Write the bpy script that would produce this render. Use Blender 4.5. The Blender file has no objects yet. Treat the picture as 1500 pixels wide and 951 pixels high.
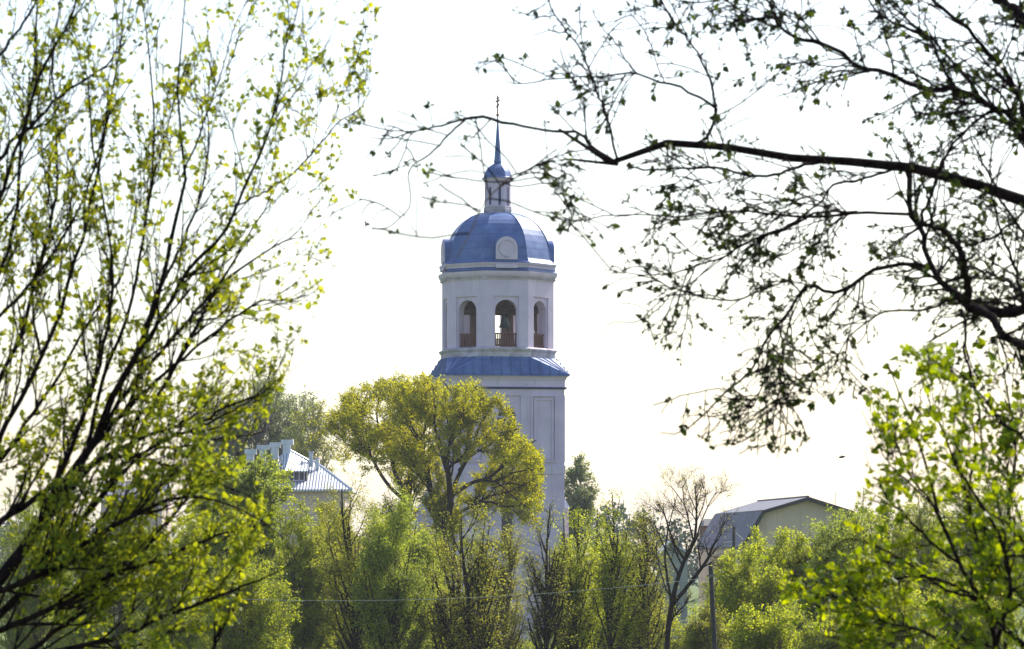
import bpy, bmesh, math, random
import numpy as np
from mathutils import Vector, Matrix
random.seed(7)
R_ = math.radians
sc = bpy.context.scene
COL = sc.collection
# ---------------------------------------------------------------- camera, sky, sun, exposure
F = 5625.0            # focal length in photo pixels (135 mm)
HY = 830.0            # horizon row in the 1500x951 photograph
CZ = 4.5              # camera height
cam_d = bpy.data.cameras.new("camera"); cam = bpy.data.objects.new("camera", cam_d); COL.objects.link(cam)
cam.location = (0, 0, CZ); cam.rotation_euler = (R_(90), 0, 0)
cam_d.lens = 135; cam_d.sensor_width = 36; cam_d.shift_y = (HY-475.5)/1500
cam_d.clip_start = 0.1; cam_d.clip_end = 6000
cam_d.dof.use_dof = True; cam_d.dof.focus_distance = 228; cam_d.dof.aperture_fstop = 16
sc.camera = cam
SUN_AZ, SUN_EL = R_(38), R_(43)      # azimuth measured from +Y (view direction) towards +X
w = bpy.data.worlds.new("World"); sc.world = w; w.use_nodes = True
nt = w.node_tree; nt.nodes.clear()
sky = nt.nodes.new("ShaderNodeTexSky"); sky.sky_type = 'NISHITA'; sky.sun_disc = False
sky.sun_elevation = SUN_EL; sky.sun_rotation = SUN_AZ
sky.air_density = 1.0; sky.dust_density = 2.0; sky.ozone_density = 1.0
bg = nt.nodes.new("ShaderNodeBackground"); bg.inputs[1].default_value = 0.15
wo = nt.nodes.new("ShaderNodeOutputWorld")
nt.links.new(sky.outputs[0], bg.inputs[0]); nt.links.new(bg.outputs[0], wo.inputs[0])
sl = bpy.data.lights.new("sun", 'SUN'); sun = bpy.data.objects.new("sun", sl); COL.objects.link(sun)
sl.energy = 5.0; sl.angle = R_(0.6); sl.color = (1.0, 0.94, 0.84)
sd = Vector((math.sin(SUN_AZ)*math.cos(SUN_EL), math.cos(SUN_AZ)*math.cos(SUN_EL), math.sin(SUN_EL)))
sun.rotation_euler = sd.to_track_quat('Z', 'Y').to_euler()
sc.view_settings.view_transform = 'Standard'; sc.view_settings.look = 'None'
sc.view_settings.gamma = 1; sc.view_settings.use_curve_mapping = False
sc.view_settings.exposure = 0.75
sc.render.engine = 'CYCLES'
sc.cycles.use_denoising = True
sc.cycles.max_bounces = 6; sc.cycles.diffuse_bounces = 3; sc.cycles.glossy_bounces = 2
sc.cycles.transmission_bounces = 4; sc.cycles.volume_bounces = 0
sc.cycles.caustics_reflective = False; sc.cycles.caustics_refractive = False

# ---------------------------------------------------------------- helpers
def at(px, py, Y):
    return Vector(((px-750)/F*Y, Y, CZ+(HY-py)/F*Y))
def tag(o, label=None, cat=None, group=None, kind=None):
    if label: o['label'] = label
    if cat: o['category'] = cat
    if group: o['group'] = group
    if kind: o['kind'] = kind
    return o
def empty(name, loc, label=None, cat=None, group=None):
    o = bpy.data.objects.new(name, None); COL.objects.link(o); o.location = loc
    o.empty_display_size = 0.2
    return tag(o, label, cat, group)
def link(name, me, mat, parent=None):
    if mat is not None:
        me.materials.clear(); me.materials.append(mat)
    o = bpy.data.objects.new(name, me); COL.objects.link(o)
    if parent is not None:
        o.parent = parent; o.location = -parent.location
    return o
class MB:
    """collects polygons given in world coordinates"""
    def __init__(s): s.v = []; s.f = []
    def poly(s, pts):
        n = len(s.v); s.v += [tuple(p) for p in pts]; s.f.append(list(range(n, n+len(pts)))); return s
    def box(s, o, ax, ay, az, c=True):
        """o centre, ax, ay, az half vectors"""
        o, ax, ay, az = map(Vector, (o, ax, ay, az)); n = len(s.v)
        for i in (-1, 1):
            for j in (-1, 1):
                for k in (-1, 1): s.v.append(tuple(o+ax*i+ay*j+az*k))
        for f in ((0,1,3,2),(4,6,7,5),(0,4,5,1),(2,3,7,6),(0,2,6,4),(1,5,7,3)): s.f.append([n+q for q in f])
        return s
    def tube(s, pts, r, n=8, cap=True):
        pts = [Vector(p) for p in pts]; r = r if hasattr(r, '__len__') else [r]*len(pts); b = len(s.v)
        for i, p in enumerate(pts):
            t = (pts[min(i+1, len(pts)-1)]-pts[max(i-1, 0)]).normalized()
            a = t.cross(Vector((0.31, 0.52, 0.8)) if abs(t.dot(Vector((0.31,.52,.8)).normalized())) < .95 else Vector((1,0,0))).normalized(); c = t.cross(a)
            for k in range(n):
                q = 2*math.pi*k/n; s.v.append(tuple(p+(a*math.cos(q)+c*math.sin(q))*r[i]))
        for i in range(len(pts)-1):
            for k in range(n):
                k2 = (k+1) % n; s.f.append([b+i*n+k, b+i*n+k2, b+(i+1)*n+k2, b+(i+1)*n+k])
        if cap:
            s.f.append([b+k for k in range(n)][::-1]); s.f.append([b+(len(pts)-1)*n+k for k in range(n)])
        return s
    def lathe(s, c, prof, n, ph=0.0, top=False, bot=False):
        """c (x,y); prof list of (radius,z); n sides; angle ph measured from -Y towards +X"""
        b = len(s.v)
        for (r, z) in prof:
            for k in range(n):
                a = ph+2*math.pi*k/n; s.v.append((c[0]+r*math.sin(a), c[1]-r*math.cos(a), z))
        for i in range(len(prof)-1):
            for k in range(n):
                k2 = (k+1) % n; s.f.append([b+i*n+k, b+i*n+k2, b+(i+1)*n+k2, b+(i+1)*n+k])
        if bot: s.f.append([b+k for k in range(n)][::-1])
        if top: s.f.append([b+(len(prof)-1)*n+k for k in range(n)])
        return s
    def build(s, name, mat, parent=None, smooth=False):
        me = bpy.data.meshes.new(name); me.from_pydata(s.v, [], s.f); me.validate(); me.update()
        if smooth: me.shade_smooth()
        return link(name, me, mat, parent)

# ---------------------------------------------------------------- materials
def mat_new(name):
    m = bpy.data.materials.new(name); m.use_nodes = True; n = m.node_tree.nodes; l = m.node_tree.links
    return m, n, l, n["Principled BSDF"]
def ramp2(n, l, fac, c1, c2, p1=0.3, p2=0.7):
    r = n.new("ShaderNodeValToRGB"); r.color_ramp.elements[0].color = (*c1, 1); r.color_ramp.elements[1].color = (*c2, 1)
    r.color_ramp.elements[0].position = p1; r.color_ramp.elements[1].position = p2
    l.new(fac, r.inputs[0]); return r
def noisy(name, c1, c2, scale=1.0, rough=0.8, spec=0.3, bump=0.0, bscale=8.0, metal=0.0, det=6, dirt=None):
    m, n, l, p = mat_new(name)
    tc = n.new("ShaderNodeNewGeometry"); no = n.new("ShaderNodeTexNoise"); no.inputs["Scale"].default_value = scale; no.inputs["Detail"].default_value = det
    l.new(tc.outputs["Position"], no.inputs["Vector"])
    r = ramp2(n, l, no.outputs[0], c1, c2); out = r.outputs[0]
    if dirt:       # vertical water streaks
        mp = n.new("ShaderNodeMapping"); mp.inputs["Scale"].default_value = (5, 5, 0.35); l.new(tc.outputs["Position"], mp.inputs[0])
        n2 = n.new("ShaderNodeTexNoise"); n2.inputs["Scale"].default_value = 1.0; n2.inputs["Detail"].default_value = 8; l.new(mp.outputs[0], n2.inputs["Vector"])
        r2 = ramp2(n, l, n2.outputs[0], (0,0,0), (1,1,1), 0.56, 0.78)
        mx = n.new("ShaderNodeMixRGB"); mx.inputs[2].default_value = (*dirt, 1); l.new(out, mx.inputs[1])
        mu = n.new("ShaderNodeMath"); mu.operation = 'MULTIPLY'; mu.inputs[1].default_value = 0.8; l.new(r2.outputs[0], mu.inputs[0]); l.new(mu.outputs[0], mx.inputs[0]); out = mx.outputs[0]
    l.new(out, p.inputs["Base Color"]); p.inputs["Roughness"].default_value = rough; p.inputs["Metallic"].default_value = metal
    p.inputs["Specular IOR Level"].default_value = spec
    if bump:
        n3 = n.new("ShaderNodeTexNoise"); n3.inputs["Scale"].default_value = bscale; n3.inputs["Detail"].default_value = 5; l.new(tc.outputs["Position"], n3.inputs["Vector"])
        b = n.new("ShaderNodeBump"); b.inputs["Strength"].default_value = bump; b.inputs["Distance"].default_value = 0.05; l.new(n3.outputs[0], b.inputs["Height"]); l.new(b.outputs[0], p.inputs["Normal"])
    return m
def leafmat(name, cols, trans=0.5, tcol=None, rough=0.5):
    """leaves: colour differs per leaf (random per island) and per clump (noise)"""
    m, n, l, p = mat_new(name); g = n.new("ShaderNodeNewGeometry")
    no = n.new("ShaderNodeTexNoise"); no.inputs["Scale"].default_value = 0.9; l.new(g.outputs["Position"], no.inputs["Vector"])
    ad = n.new("ShaderNodeMath"); ad.operation = 'MULTIPLY_ADD'; ad.inputs[1].default_value = 0.55; l.new(g.outputs["Random Per Island"], ad.inputs[0])
    sb = n.new("ShaderNodeMath"); sb.operation = 'MULTIPLY_ADD'; sb.inputs[1].default_value = 1.1; sb.inputs[2].default_value = -0.32; l.new(no.outputs[0], sb.inputs[0]); l.new(sb.outputs[0], ad.inputs[2])
    r = n.new("ShaderNodeValToRGB"); e = r.color_ramp.elements
    e[0].color = (*cols[0], 1); e[1].color = (*cols[-1], 1)
    for i, c in enumerate(cols[1:-1]): q = e.new((i+1)/(len(cols)-1)); q.color = (*c, 1)
    l.new(ad.outputs[0], r.inputs[0])
    p.inputs["Roughness"].default_value = rough; p.inputs["Specular IOR Level"].default_value = 0.25
    l.new(r.outputs[0], p.inputs["Base Color"])
    t = n.new("ShaderNodeBsdfTranslucent")
    hs = n.new("ShaderNodeHueSaturation"); hs.inputs["Hue"].default_value = 0.487; hs.inputs["Saturation"].default_value = 1.12; hs.inputs["Value"].default_value = 1.9 if tcol is None else tcol
    l.new(r.outputs[0], hs.inputs["Color"]); l.new(hs.outputs[0], t.inputs[0])
    mx = n.new("ShaderNodeMixShader"); mx.inputs[0].default_value = trans; l.new(p.outputs[0], mx.inputs[1]); l.new(t.outputs[0], mx.inputs[2])
    l.new(mx.outputs[0], n["Material Output"].inputs[0]); return m

M = {}
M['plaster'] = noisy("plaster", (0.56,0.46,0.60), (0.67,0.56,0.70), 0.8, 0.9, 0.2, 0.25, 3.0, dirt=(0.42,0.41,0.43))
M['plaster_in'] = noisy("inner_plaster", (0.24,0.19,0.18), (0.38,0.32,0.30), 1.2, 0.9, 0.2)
M['stain'] = noisy("stained_ledge", (0.30,0.25,0.27), (0.62,0.57,0.65), 1.6, 0.9, 0.2, 0.5, 6.0)
M['wood_red'] = noisy("red_brown_wood", (0.10,0.035,0.025), (0.16,0.06,0.045), 6, 0.7)
M['dark_wood'] = noisy("dark_beam_wood", (0.10,0.06,0.05), (0.16,0.10,0.08), 4, 0.8)
M['bronze'] = noisy("bell_bronze", (0.05,0.08,0.08), (0.09,0.13,0.13), 5, 0.45, 0.5, metal=0.6)
M['gold'] = noisy("dull_gilt_metal", (0.20,0.09,0.06), (0.30,0.14,0.08), 6, 0.5, 0.5, metal=0.5)
M['dark'] = noisy("dark_glass", (0.012,0.016,0.03), (0.03,0.035,0.05), 3, 0.25, 0.5)
M['navy'] = noisy("navy_shutter", (0.015,0.03,0.10), (0.03,0.05,0.14), 3, 0.5)
M['zinc'] = noisy("zinc_sheet", (0.42,0.46,0.54), (0.58,0.62,0.68), 2, 0.38, 0.5, metal=0.35)
M['steel'] = noisy("grey_steel", (0.10,0.10,0.11), (0.16,0.16,0.17), 4, 0.6)
def bluemetal():
    m, n, l, p = mat_new("blue_sheet_metal"); g = n.new("ShaderNodeNewGeometry")
    br = n.new("ShaderNodeTexNoise"); br.inputs["Scale"].default_value = 1.3; br.inputs["Detail"].default_value = 7; l.new(g.outputs["Position"], br.inputs["Vector"])
    r = ramp2(n, l, br.outputs[0], (0.045,0.10,0.275), (0.10,0.175,0.39), 0.35, 0.68)
    sx = n.new("ShaderNodeSeparateXYZ"); l.new(g.outputs["Position"], sx.inputs[0])
    # horizontal sheet seams every 0.9 m
    mo = n.new("ShaderNodeMath"); mo.operation = 'PINGPONG'; mo.inputs[1].default_value = 0.42; l.new(sx.outputs[2], mo.inputs[0])
    lt = n.new("ShaderNodeMath"); lt.operation = 'LESS_THAN'; lt.inputs[1].default_value = 0.02; l.new(mo.outputs[0], lt.inputs[0])
    mx = n.new("ShaderNodeMixRGB"); mx.inputs[2].default_value = (0.04,0.09,0.28,1); l.new(lt.outputs[0], mx.inputs[0]); l.new(r.outputs[0], mx.inputs[1])
    l.new(mx.outputs[0], p.inputs["Base Color"]); p.inputs["Roughness"].default_value = 0.42; p.inputs["Specular IOR Level"].default_value = 0.35
    n3 = n.new("ShaderNodeTexNoise"); n3.inputs["Scale"].default_value = 1.6; l.new(g.outputs["Position"], n3.inputs["Vector"])
    b = n.new("ShaderNodeBump"); b.inputs["Strength"].default_value = 0.35; b.inputs["Distance"].default_value = 0.06; l.new(n3.outputs[0], b.inputs["Height"]); l.new(b.outputs[0], p.inputs["Normal"])
    return m
M['blue'] = bluemetal()
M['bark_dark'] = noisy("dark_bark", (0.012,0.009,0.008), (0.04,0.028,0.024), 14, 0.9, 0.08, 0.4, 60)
M['bark_fg'] = noisy("blackish_brown_bark", (0.008,0.005,0.007), (0.030,0.018,0.019), 30, 0.9, 0.05, 0.5, 90)  # blackish brown, rough, barely glossy bark for the foreground trees
M['bark_brown'] = noisy("brown_bark", (0.07,0.055,0.045), (0.20,0.155,0.115), 6, 0.9, 0.15)
M['bark_grey'] = noisy("grey_bark", (0.09,0.085,0.08), (0.17,0.16,0.15), 6, 0.9, 0.15)
M['l_fg'] = leafmat("willow_leaf", [(0.06,0.09,0.016),(0.14,0.18,0.025),(0.26,0.29,0.035),(0.40,0.40,0.06)], 0.5, 1.65)
M['l_fgr'] = leafmat("birch_leaf", [(0.012,0.016,0.007),(0.025,0.035,0.010),(0.05,0.08,0.012),(0.15,0.20,0.02)], 0.3, 1.5)
M['l_sap'] = leafmat("sapling_leaf", [(0.05,0.08,0.010),(0.12,0.18,0.014),(0.26,0.31,0.02),(0.38,0.40,0.03)], 0.5, 1.8)
M['l_yel'] = leafmat("yellow_willow_leaf", [(0.08,0.09,0.012),(0.21,0.225,0.018),(0.35,0.35,0.022),(0.48,0.45,0.04)], 0.52, 1.75)
M['l_green'] = leafmat("fresh_green_leaf", [(0.07,0.09,0.02),(0.17,0.21,0.03),(0.29,0.33,0.045),(0.40,0.43,0.06)], 0.55, 1.85)
M['l_bright'] = leafmat("bright_green_leaf", [(0.07,0.10,0.025),(0.16,0.21,0.04),(0.27,0.32,0.055),(0.38,0.42,0.08)], 0.52, 1.75)
M['l_olive'] = leafmat("olive_leaf", [(0.08,0.085,0.025),(0.17,0.185,0.035),(0.27,0.28,0.045),(0.36,0.36,0.06)], 0.5, 1.85)
M['l_grey'] = leafmat("grey_green_leaf", [(0.06,0.08,0.035),(0.11,0.14,0.05),(0.18,0.22,0.07),(0.26,0.29,0.09)], 0.5, 1.7)
M['l_far'] = leafmat("far_leaf", [(0.02,0.045,0.03),(0.04,0.07,0.04),(0.06,0.09,0.05)], 0.3, 1.3)

# ---------------------------------------------------------------- ground
def ground_z(x, y):
    t = min(max((y-25)/50.0, 0), 1); t = t*t*(3-2*t)
    return 2.9*(1-t) + 0.12*math.sin(x*0.21+1.3)*math.cos(y*0.13)*min(1, abs(y)/40)
xs = sorted(set([-900,-600,-400,-250,-160,-110]+list(range(-80, 81, 4))+[110,160,250,400,600,900]))
ys = sorted(set([-300,-150,-80,-40]+list(range(-20, 130, 4))+list(range(130, 420, 12))+[500,650,850,1200,1600,2200,3000]))
mb = MB(); mb.v = [(x, y, ground_z(x, y)) for y in ys for x in xs]; nx = len(xs)
mb.f = [[j*nx+i, j*nx+i+1, (j+1)*nx+i+1, (j+1)*nx+i] for j in range(len(ys)-1) for i in range(nx-1)]
M['grass'] = noisy("meadow_grass", (0.05,0.08,0.02), (0.13,0.17,0.045), 0.35, 0.95, 0.1, 0.8, 4.0, det=10)
tag(mb.build("ground", M['grass']), kind='structure')

# ---------------------------------------------------------------- bell tower
D = 232.0; K = D/F
TC = ((729-750)*K, D)
def zc(y): return CZ+(HY-y)*K
def prof(lst): return [(r*K, zc(y)) for r, y in lst]
OP, SP = R_(32), R_(54.5)            # phases of the octagon and of the square
FACES8 = [R_(9.5+45*i) for i in range(8)]; FACES4 = [R_(9.5+90*i) for i in range(4)]
def fp(phi, ap, u, z):
    n = Vector((math.sin(phi), -math.cos(phi), 0)); t = Vector((math.cos(phi), math.sin(phi), 0))
    return Vector((TC[0], TC[1], 0)) + n*ap + t*u + Vector((0, 0, z))
def arch_wall(mb, mbi, phi, ap, hs, z0, z1, hw, zb, zs, th, rec=None, hs_in=None):
    """wall slab with one arched opening; rec=(hw, top) a shallow rectangular recess round it"""
    hs_in = hs_in if hs_in is not None else hs
    N = 14; arc = [(-hw*math.cos(math.pi*i/N), zs+hw*math.sin(math.pi*i/N)) for i in range(N+1)]
    zt = zs+hw+0.02
    def sheet(m, a, H, zz0, zz1, flip=False):
        def q(pts):
            pts = [fp(phi, a, u, z) for u, z in pts]; m.poly(pts[::-1] if flip else pts)
        q([(-H, zz0), (-hw, zz0), (-hw, zs), (-H, zs)]); q([(hw, zz0), (H, zz0), (H, zs), (hw, zs)])
        if zb > zz0: q([(-hw, zz0), (hw, zz0), (hw, zb), (-hw, zb)])
        q([(-H, zs), (-hw, zs), (-hw, zz1), (-H, zz1)]); q([(hw, zs), (H, zs), (H, zz1), (hw, zz1)])
        for i in range(N):
            (u0, a0), (u1, a1) = arc[i], arc[i+1]; q([(u0, a0), (u1, a1), (u1, zz1), (u0, zz1)])
    d = 0.0
    if rec:
        rh, rt = rec; d = 0.10
        def q(a, pts): mb.poly([fp(phi, a, u, z) for u, z in pts])
        q(ap, [(-hs, z0), (-rh, z0), (-rh, rt), (-hs, rt)]); q(ap, [(rh, z0), (hs, z0), (hs, rt), (rh, rt)])
        q(ap, [(-hs, rt), (hs, rt), (hs, z1), (-hs, z1)])
        if zb-0.05 > z0: q(ap, [(-rh, z0), (rh, z0), (rh, zb-0.05), (-rh, zb-0.05)])
        zlo = max(z0, zb-0.05)
        for (ua, za), (ub, zb_) in (((-rh, zlo), (-rh, rt)), ((-rh, rt), (rh, rt)), ((rh, rt), (rh, zlo)), ((rh, zlo), (-rh, zlo))):
            mb.poly([fp(phi, ap, ua, za), fp(phi, ap-d, ua, za), fp(phi, ap-d, ub, zb_), fp(phi, ap, ub, zb_)])
        sheet(mb, ap-d, rh, zlo, rt)
    else:
        sheet(mb, ap, hs, z0, z1)
    sheet(mbi, ap-th, hs_in, z0, z1, True)
    o = [(-hw, zb)]+arc+[(hw, zb)]
    for i in range(len(o)-1):
        (ua, za), (ub, zb2) = o[i], o[i+1]
        mb.poly([fp(phi, ap-d, ua, za), fp(phi, ap-th, ua, za), fp(phi, ap-th, ub, zb2), fp(phi, ap-d, ub, zb2)])
    mb.poly([fp(phi, ap-d, hw, zb), fp(phi, ap-th, hw, zb), fp(phi, ap-th, -hw, zb), fp(phi, ap-d, -hw, zb)])

tower = empty("bell_tower", (TC[0], TC[1], 0), "tall white bell tower with blue dome and needle spire behind the olive willow", "bell tower")
# lower square tier, its annex roofs and walls
m_, i_ = MB(), MB()
ap4 = 84.1*K; hs4 = ap4
for k, ph in enumerate(FACES4):
    arch_wall(m_, i_, ph, ap4, hs4, zc(690), zc(572), 14*K, zc(656), zc(614), 0.9, rec=(20.5*K, zc(583)), hs_in=hs4-0.9)
m_.lathe(TC, prof([(119,940),(119,690)]), 4, SP)
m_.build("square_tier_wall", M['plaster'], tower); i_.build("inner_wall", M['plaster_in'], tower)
m_ = MB()                                          # string courses
m_.lathe(TC, prof([(119.2,697),(120.4,696.5),(120.8,684),(119.2,683)]), 4, SP); m_.build("string_course", M['plaster'], tower); m_ = MB()
m_.lathe(TC, prof([(119,575),(121,573.5),(121.8,570),(120,569.5),(120,561.5),(121.5,560.5),(122.5,558),(125,556),(126.2,553.8),(100,553.0)]), 4, SP)
m_.build("tier_cornice", M['plaster'], tower)
m_ = MB(); m_.lathe(TC, prof([(121,573.8),(123.5,572.6),(123.6,571.4),(120,570.0)]), 4, SP)
m_.build("ledge_flashing", M['navy'], tower)
def frame(mb, ph, ap, u0, u1, z0, z1, wd, pr):
    for a, b, c, d in ((u0, u1, z1-wd, z1), (u0, u1, z0, z0+wd), (u0, u0+wd, z0+wd, z1-wd), (u1-wd, u1, z0+wd, z1-wd)):
        n = Vector((math.sin(ph), -math.cos(ph), 0)); t = Vector((math.cos(ph), math.sin(ph), 0))
        mb.box(fp(ph, ap+pr/2-0.01, (a+b)/2, (c+d)/2), t*((b-a)/2), n*(pr/2+0.01), Vector((0, 0, (d-c)/2)))
for ph in FACES4:
    for s in (-1, 1):
        m_ = MB(); a, b = sorted((s*35*K, s*72*K))
        frame(m_, ph, ap4, a, b, zc(679), zc(582), 0.09, 0.13); m_.build('panel_moulding', M['plaster'], tower); m_ = MB(); frame(m_, ph, ap4, a+0.17, b-0.17, zc(679)+0.2, zc(582)-0.2, 0.10, 0.08)
        m_.build("wall_panel", M['plaster'], tower)
    m_ = MB(); z0, z1, zs, hw = zc(656), zc(600), zc(614), 14*K      # window behind each niche
    o = [fp(ph, ap4-0.45, -hw*math.cos(math.pi*i/14), zs+hw*math.sin(math.pi*i/14)) for i in range(15)]
    m_.poly([fp(ph, ap4-0.45, hw, z0), *o[::-1], fp(ph, ap4-0.45, -hw, z0)][::-1])
    wn = m_.build("arched_window", M['dark'], tower); m_ = MB()
    n = Vector((math.sin(ph), -math.cos(ph), 0)); t = Vector((math.cos(ph), math.sin(ph), 0))
    for zz in (zs, (zs+z0)/2): m_.box(fp(ph, ap4-0.42, 0, zz), t*hw, n*0.03, Vector((0, 0, 0.05)))
    m_.box(fp(ph, ap4-0.415, 0, (z0+zs+hw)/2), t*0.045, n*0.03, Vector((0, 0, (zs+hw-z0)/2-0.01)))
    m_.build("window_frame", M['plaster'], tower)
    m_ = MB(); zd0, zd1, hd = zc(800), zc(755), 8*K
    o = [fp(ph, ap4+0.02, -hd*math.cos(math.pi*i/12), zd1+hd*math.sin(math.pi*i/12)) for i in range(13)]
    m_.poly([fp(ph, ap4+0.02, -hd, zd0), *[fp(ph, ap4+0.02, hd, zd0)], *o[::-1]])
    m_.build("arched_window", M['dark'], tower)
rc_ = at(822, 830, D+0.5); rw = 13.5*K            # small porch on the right side, its roof tip shows past the shaft
m_ = MB(); m_.lathe((rc_.x, rc_.y), [(rw*1.0, 0), (rw*1.0, zc(746)), (rw*1.05, zc(745))], 4, SP); m_.build("porch_wall", M['plaster'], tower)
m_ = MB(); m_.lathe((rc_.x, rc_.y), [(rw*1.18, zc(745)), (rw*1.18, zc(743.6)), (rw*0.3, zc(727))], 4, SP, top=True); m_.build("porch_roof", M['zinc'], tower)
# annex on the left with a pointed zinc roof
ac = at(625, 830, D-1.0); aw = 17*K
m_ = MB(); m_.lathe((ac.x, ac.y), [(aw*1.3, 0), (aw*1.3, zc(757)), (aw*1.38, zc(756)), (aw*1.42, zc(751)), (aw*1.5, zc(749.5)), (aw*1.5, zc(748))], 4, SP); m_.build("annex_wall", M['plaster'], tower)
m_ = MB(); m_.lathe((ac.x, ac.y), [(aw*1.55, zc(748.2)), (aw*1.55, zc(747.6)), (aw*0.55, zc(738)), (aw*0.05, zc(718))], 4, SP, top=True); m_.build("annex_roof", M['zinc'], tower)
# skirt roof: square eave up to the octagon, standing seams
m_ = MB(); s_ = MB()
o8 = [Vector((TC[0]+86*K*math.sin(OP+k*math.pi/4), TC[1]-86*K*math.cos(OP+k*math.pi/4), zc(526.2))) for k in range(8)]   # 32,77,122...
q4 = [Vector((TC[0]+128.5*K*math.sin(SP+k*math.pi/2), TC[1]-128.5*K*math.cos(SP+k*math.pi/2), zc(553.2))) for k in range(4)]   # 54.5,144.5,..
dn = Vector((0, 0, -0.07))
for k in range(4):
    a, b = o8[(2*k) % 8], o8[(2*k+1) % 8]            # corner triangle
    m_.poly([q4[k], b, a])
    c, d, e, f = q4[k], q4[(k+1) % 4], o8[(2*k+2) % 8], o8[(2*k+1) % 8]
    m_.poly([c, d, e, f]); m_.poly([c+dn, d+dn, d, c]); m_.poly([q4[k]+dn, Vector((TC[0], TC[1], zc(553.2)))+dn, q4[(k+1) % 4]+dn])
    nrm = (d-c).cross(f-c).normalized(); nrm = nrm if nrm.z > 0 else -nrm
    n = 13
    for i in range(1, n):
        t = i/n; lo = c.lerp(d, t)
        # seam runs straight up the slope until it meets the hip or the octagon
        up = ((e+f)/2-(c+d)/2); up -= (d-c)*(up.dot(d-c)/(d-c).length_squared)
        L = (d-c).length; wl = (f-c).dot((d-c).normalized()); wr = (d-e).dot((d-c).normalized())
        x = t*L; h = min(1, x/wl, (L-x)/wr)
        hi = lo+up*h*0.985; mid = (lo+hi)/2+nrm*0.03; ax = (hi-lo)/2
        s_.box(mid, ax, (d-c).normalized()*0.04, nrm*0.06)
    for t in (0.25, 0.5, 0.75):
        hi = a.lerp(b, t); ax = (hi-q4[k])/2; nn = (a-q4[k]).cross(b-q4[k]).normalized(); nn = nn if nn.z > 0 else -nn
        s_.box((hi+q4[k])/2+nn*0.02, ax*0.97, ax.cross(nn).normalized()*0.02, nn*0.025)
sk = m_.build("skirt_roof", M['blue'], tower); s_.build("roof_seam", M['blue'], sk).location = (0, 0, 0)
sk.children[0].location = (0, 0, 0)
# belfry octagon
RB = 84*K; ap8 = RB*math.cos(R_(22.5)); hs8 = RB*math.sin(R_(22.5)); th = 0.65
m_ = MB(); m_.lathe(TC, prof([(84.5,527.5),(86.2,527),(86.2,519.5),(87.4,518.5),(89,516.5),(89.2,515),(84,512.5)]), 8, OP); m_.build("belfry_ledge", M['stain'], tower)
m_, i_ = MB(), MB()
zf0, zf1 = zc(513.2), zc(414.5)
for ph in FACES8:
    arch_wall(m_, i_, ph, ap8, hs8, zf0, zf1, 16*K, zc(514), zc(460), th, rec=(18.4*K, zc(439)), hs_in=hs8-th*math.tan(R_(22.5)))
m_.build("belfry_wall", M['plaster'], tower)
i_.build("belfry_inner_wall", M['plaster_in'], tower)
m_ = MB(); m_.lathe(TC, [(0.01, zf0+0.02), (RB-0.2, zf0+0.02)], 8, OP); m_.build("belfry_floor", M['dark_wood'], tower)
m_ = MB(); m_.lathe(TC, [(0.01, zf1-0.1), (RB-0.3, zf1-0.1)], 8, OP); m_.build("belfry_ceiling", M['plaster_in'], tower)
for ph in FACES8:                                   # balustrades
    m_ = MB(); n = Vector((math.sin(ph), -math.cos(ph), 0)); t = Vector((math.cos(ph), math.sin(ph), 0)); hw = 16*K; z0 = zf0+0.05; z1 = zc(493)
    m_.box(fp(ph, ap8-0.3, 0, z1), t*hw, n*0.05, Vector((0, 0, 0.04))); m_.box(fp(ph, ap8-0.3, 0, z0+0.08), t*hw, n*0.04, Vector((0, 0, 0.06)))
    for i in range(12):
        m_.box(fp(ph, ap8-0.3, -hw+0.06+i*(2*hw-0.12)/11, (z0+z1)/2+0.03), t*0.03, n*0.025, Vector((0, 0, (z1-z0)/2-0.08)))
    m_.build("balustrade", M['wood_red'], tower)
m_ = MB()                                           # bell beams crossing inside, between the arches
for ph in (FACES8[0], FACES8[2], FACES8[1], FACES8[3]):
    n = Vector((math.sin(ph), -math.cos(ph), 0)); t = Vector((math.cos(ph), math.sin(ph), 0))
    dz = 0.0 if ph in (FACES8[0], FACES8[2]) else 0.21
    for s in (-1, 1): m_.box(Vector((TC[0], TC[1], zc(458)+dz))+t*s*0.95, n*(ap8-th+0.1), t*0.1, Vector((0, 0, 0.1)))
m_.build("bell_beam", M['dark_wood'], tower)
m_ = MB(); m_.lathe(TC, prof([(84,416),(84.8,415),(85.5,413.6),(85.5,411.4),(87,410.2),(88.6,408),(89.6,405.5),(90,403),(83,401.6)]), 8, OP); m_.build("belfry_cornice", M['plaster'], tower)
m_ = MB(); ol = []                                  # dentils: one toothed band round all eight sides
for ph in FACES8:
    a0 = 85.5*K*math.cos(R_(22.5)); hh = 85.5*K*math.sin(R_(22.5))
    for i in range(22):
        u0 = -hh+i*2*hh/22
        for u, a in ((u0+0.01, a0+0.01), (u0+hh/22, a0+0.01), (u0+hh/22, a0+0.075), (u0+2*hh/22-0.01, a0+0.075)): ol.append((ph, a, u))
for z in (zc(412.4)-0.045, zc(412.4)+0.045): m_.v += [tuple(fp(p, a, u, z)) for p, a, u in ol]
q = len(ol); m_.f = [[i, (i+1) % q, q+(i+1) % q, q+i] for i in range(q)]
m_.build("dentil_course", M['stain'], tower)
m_ = MB(); m_.lathe(TC, prof([(83.2,402.5),(90.2,402.4),(84.2,400.8),(84.0,397.3),(82,397)]), 8, OP); m_.build("drum_band", M['blue'], tower)
m_ = MB(); m_.lathe(TC, prof([(83,397.6),(85.4,397.3),(85.6,395),(87,393.6),(88,392.4),(88.4,390.6),(80,390)]), 8, OP); m_.build("drum_cornice", M['plaster'], tower)
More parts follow.
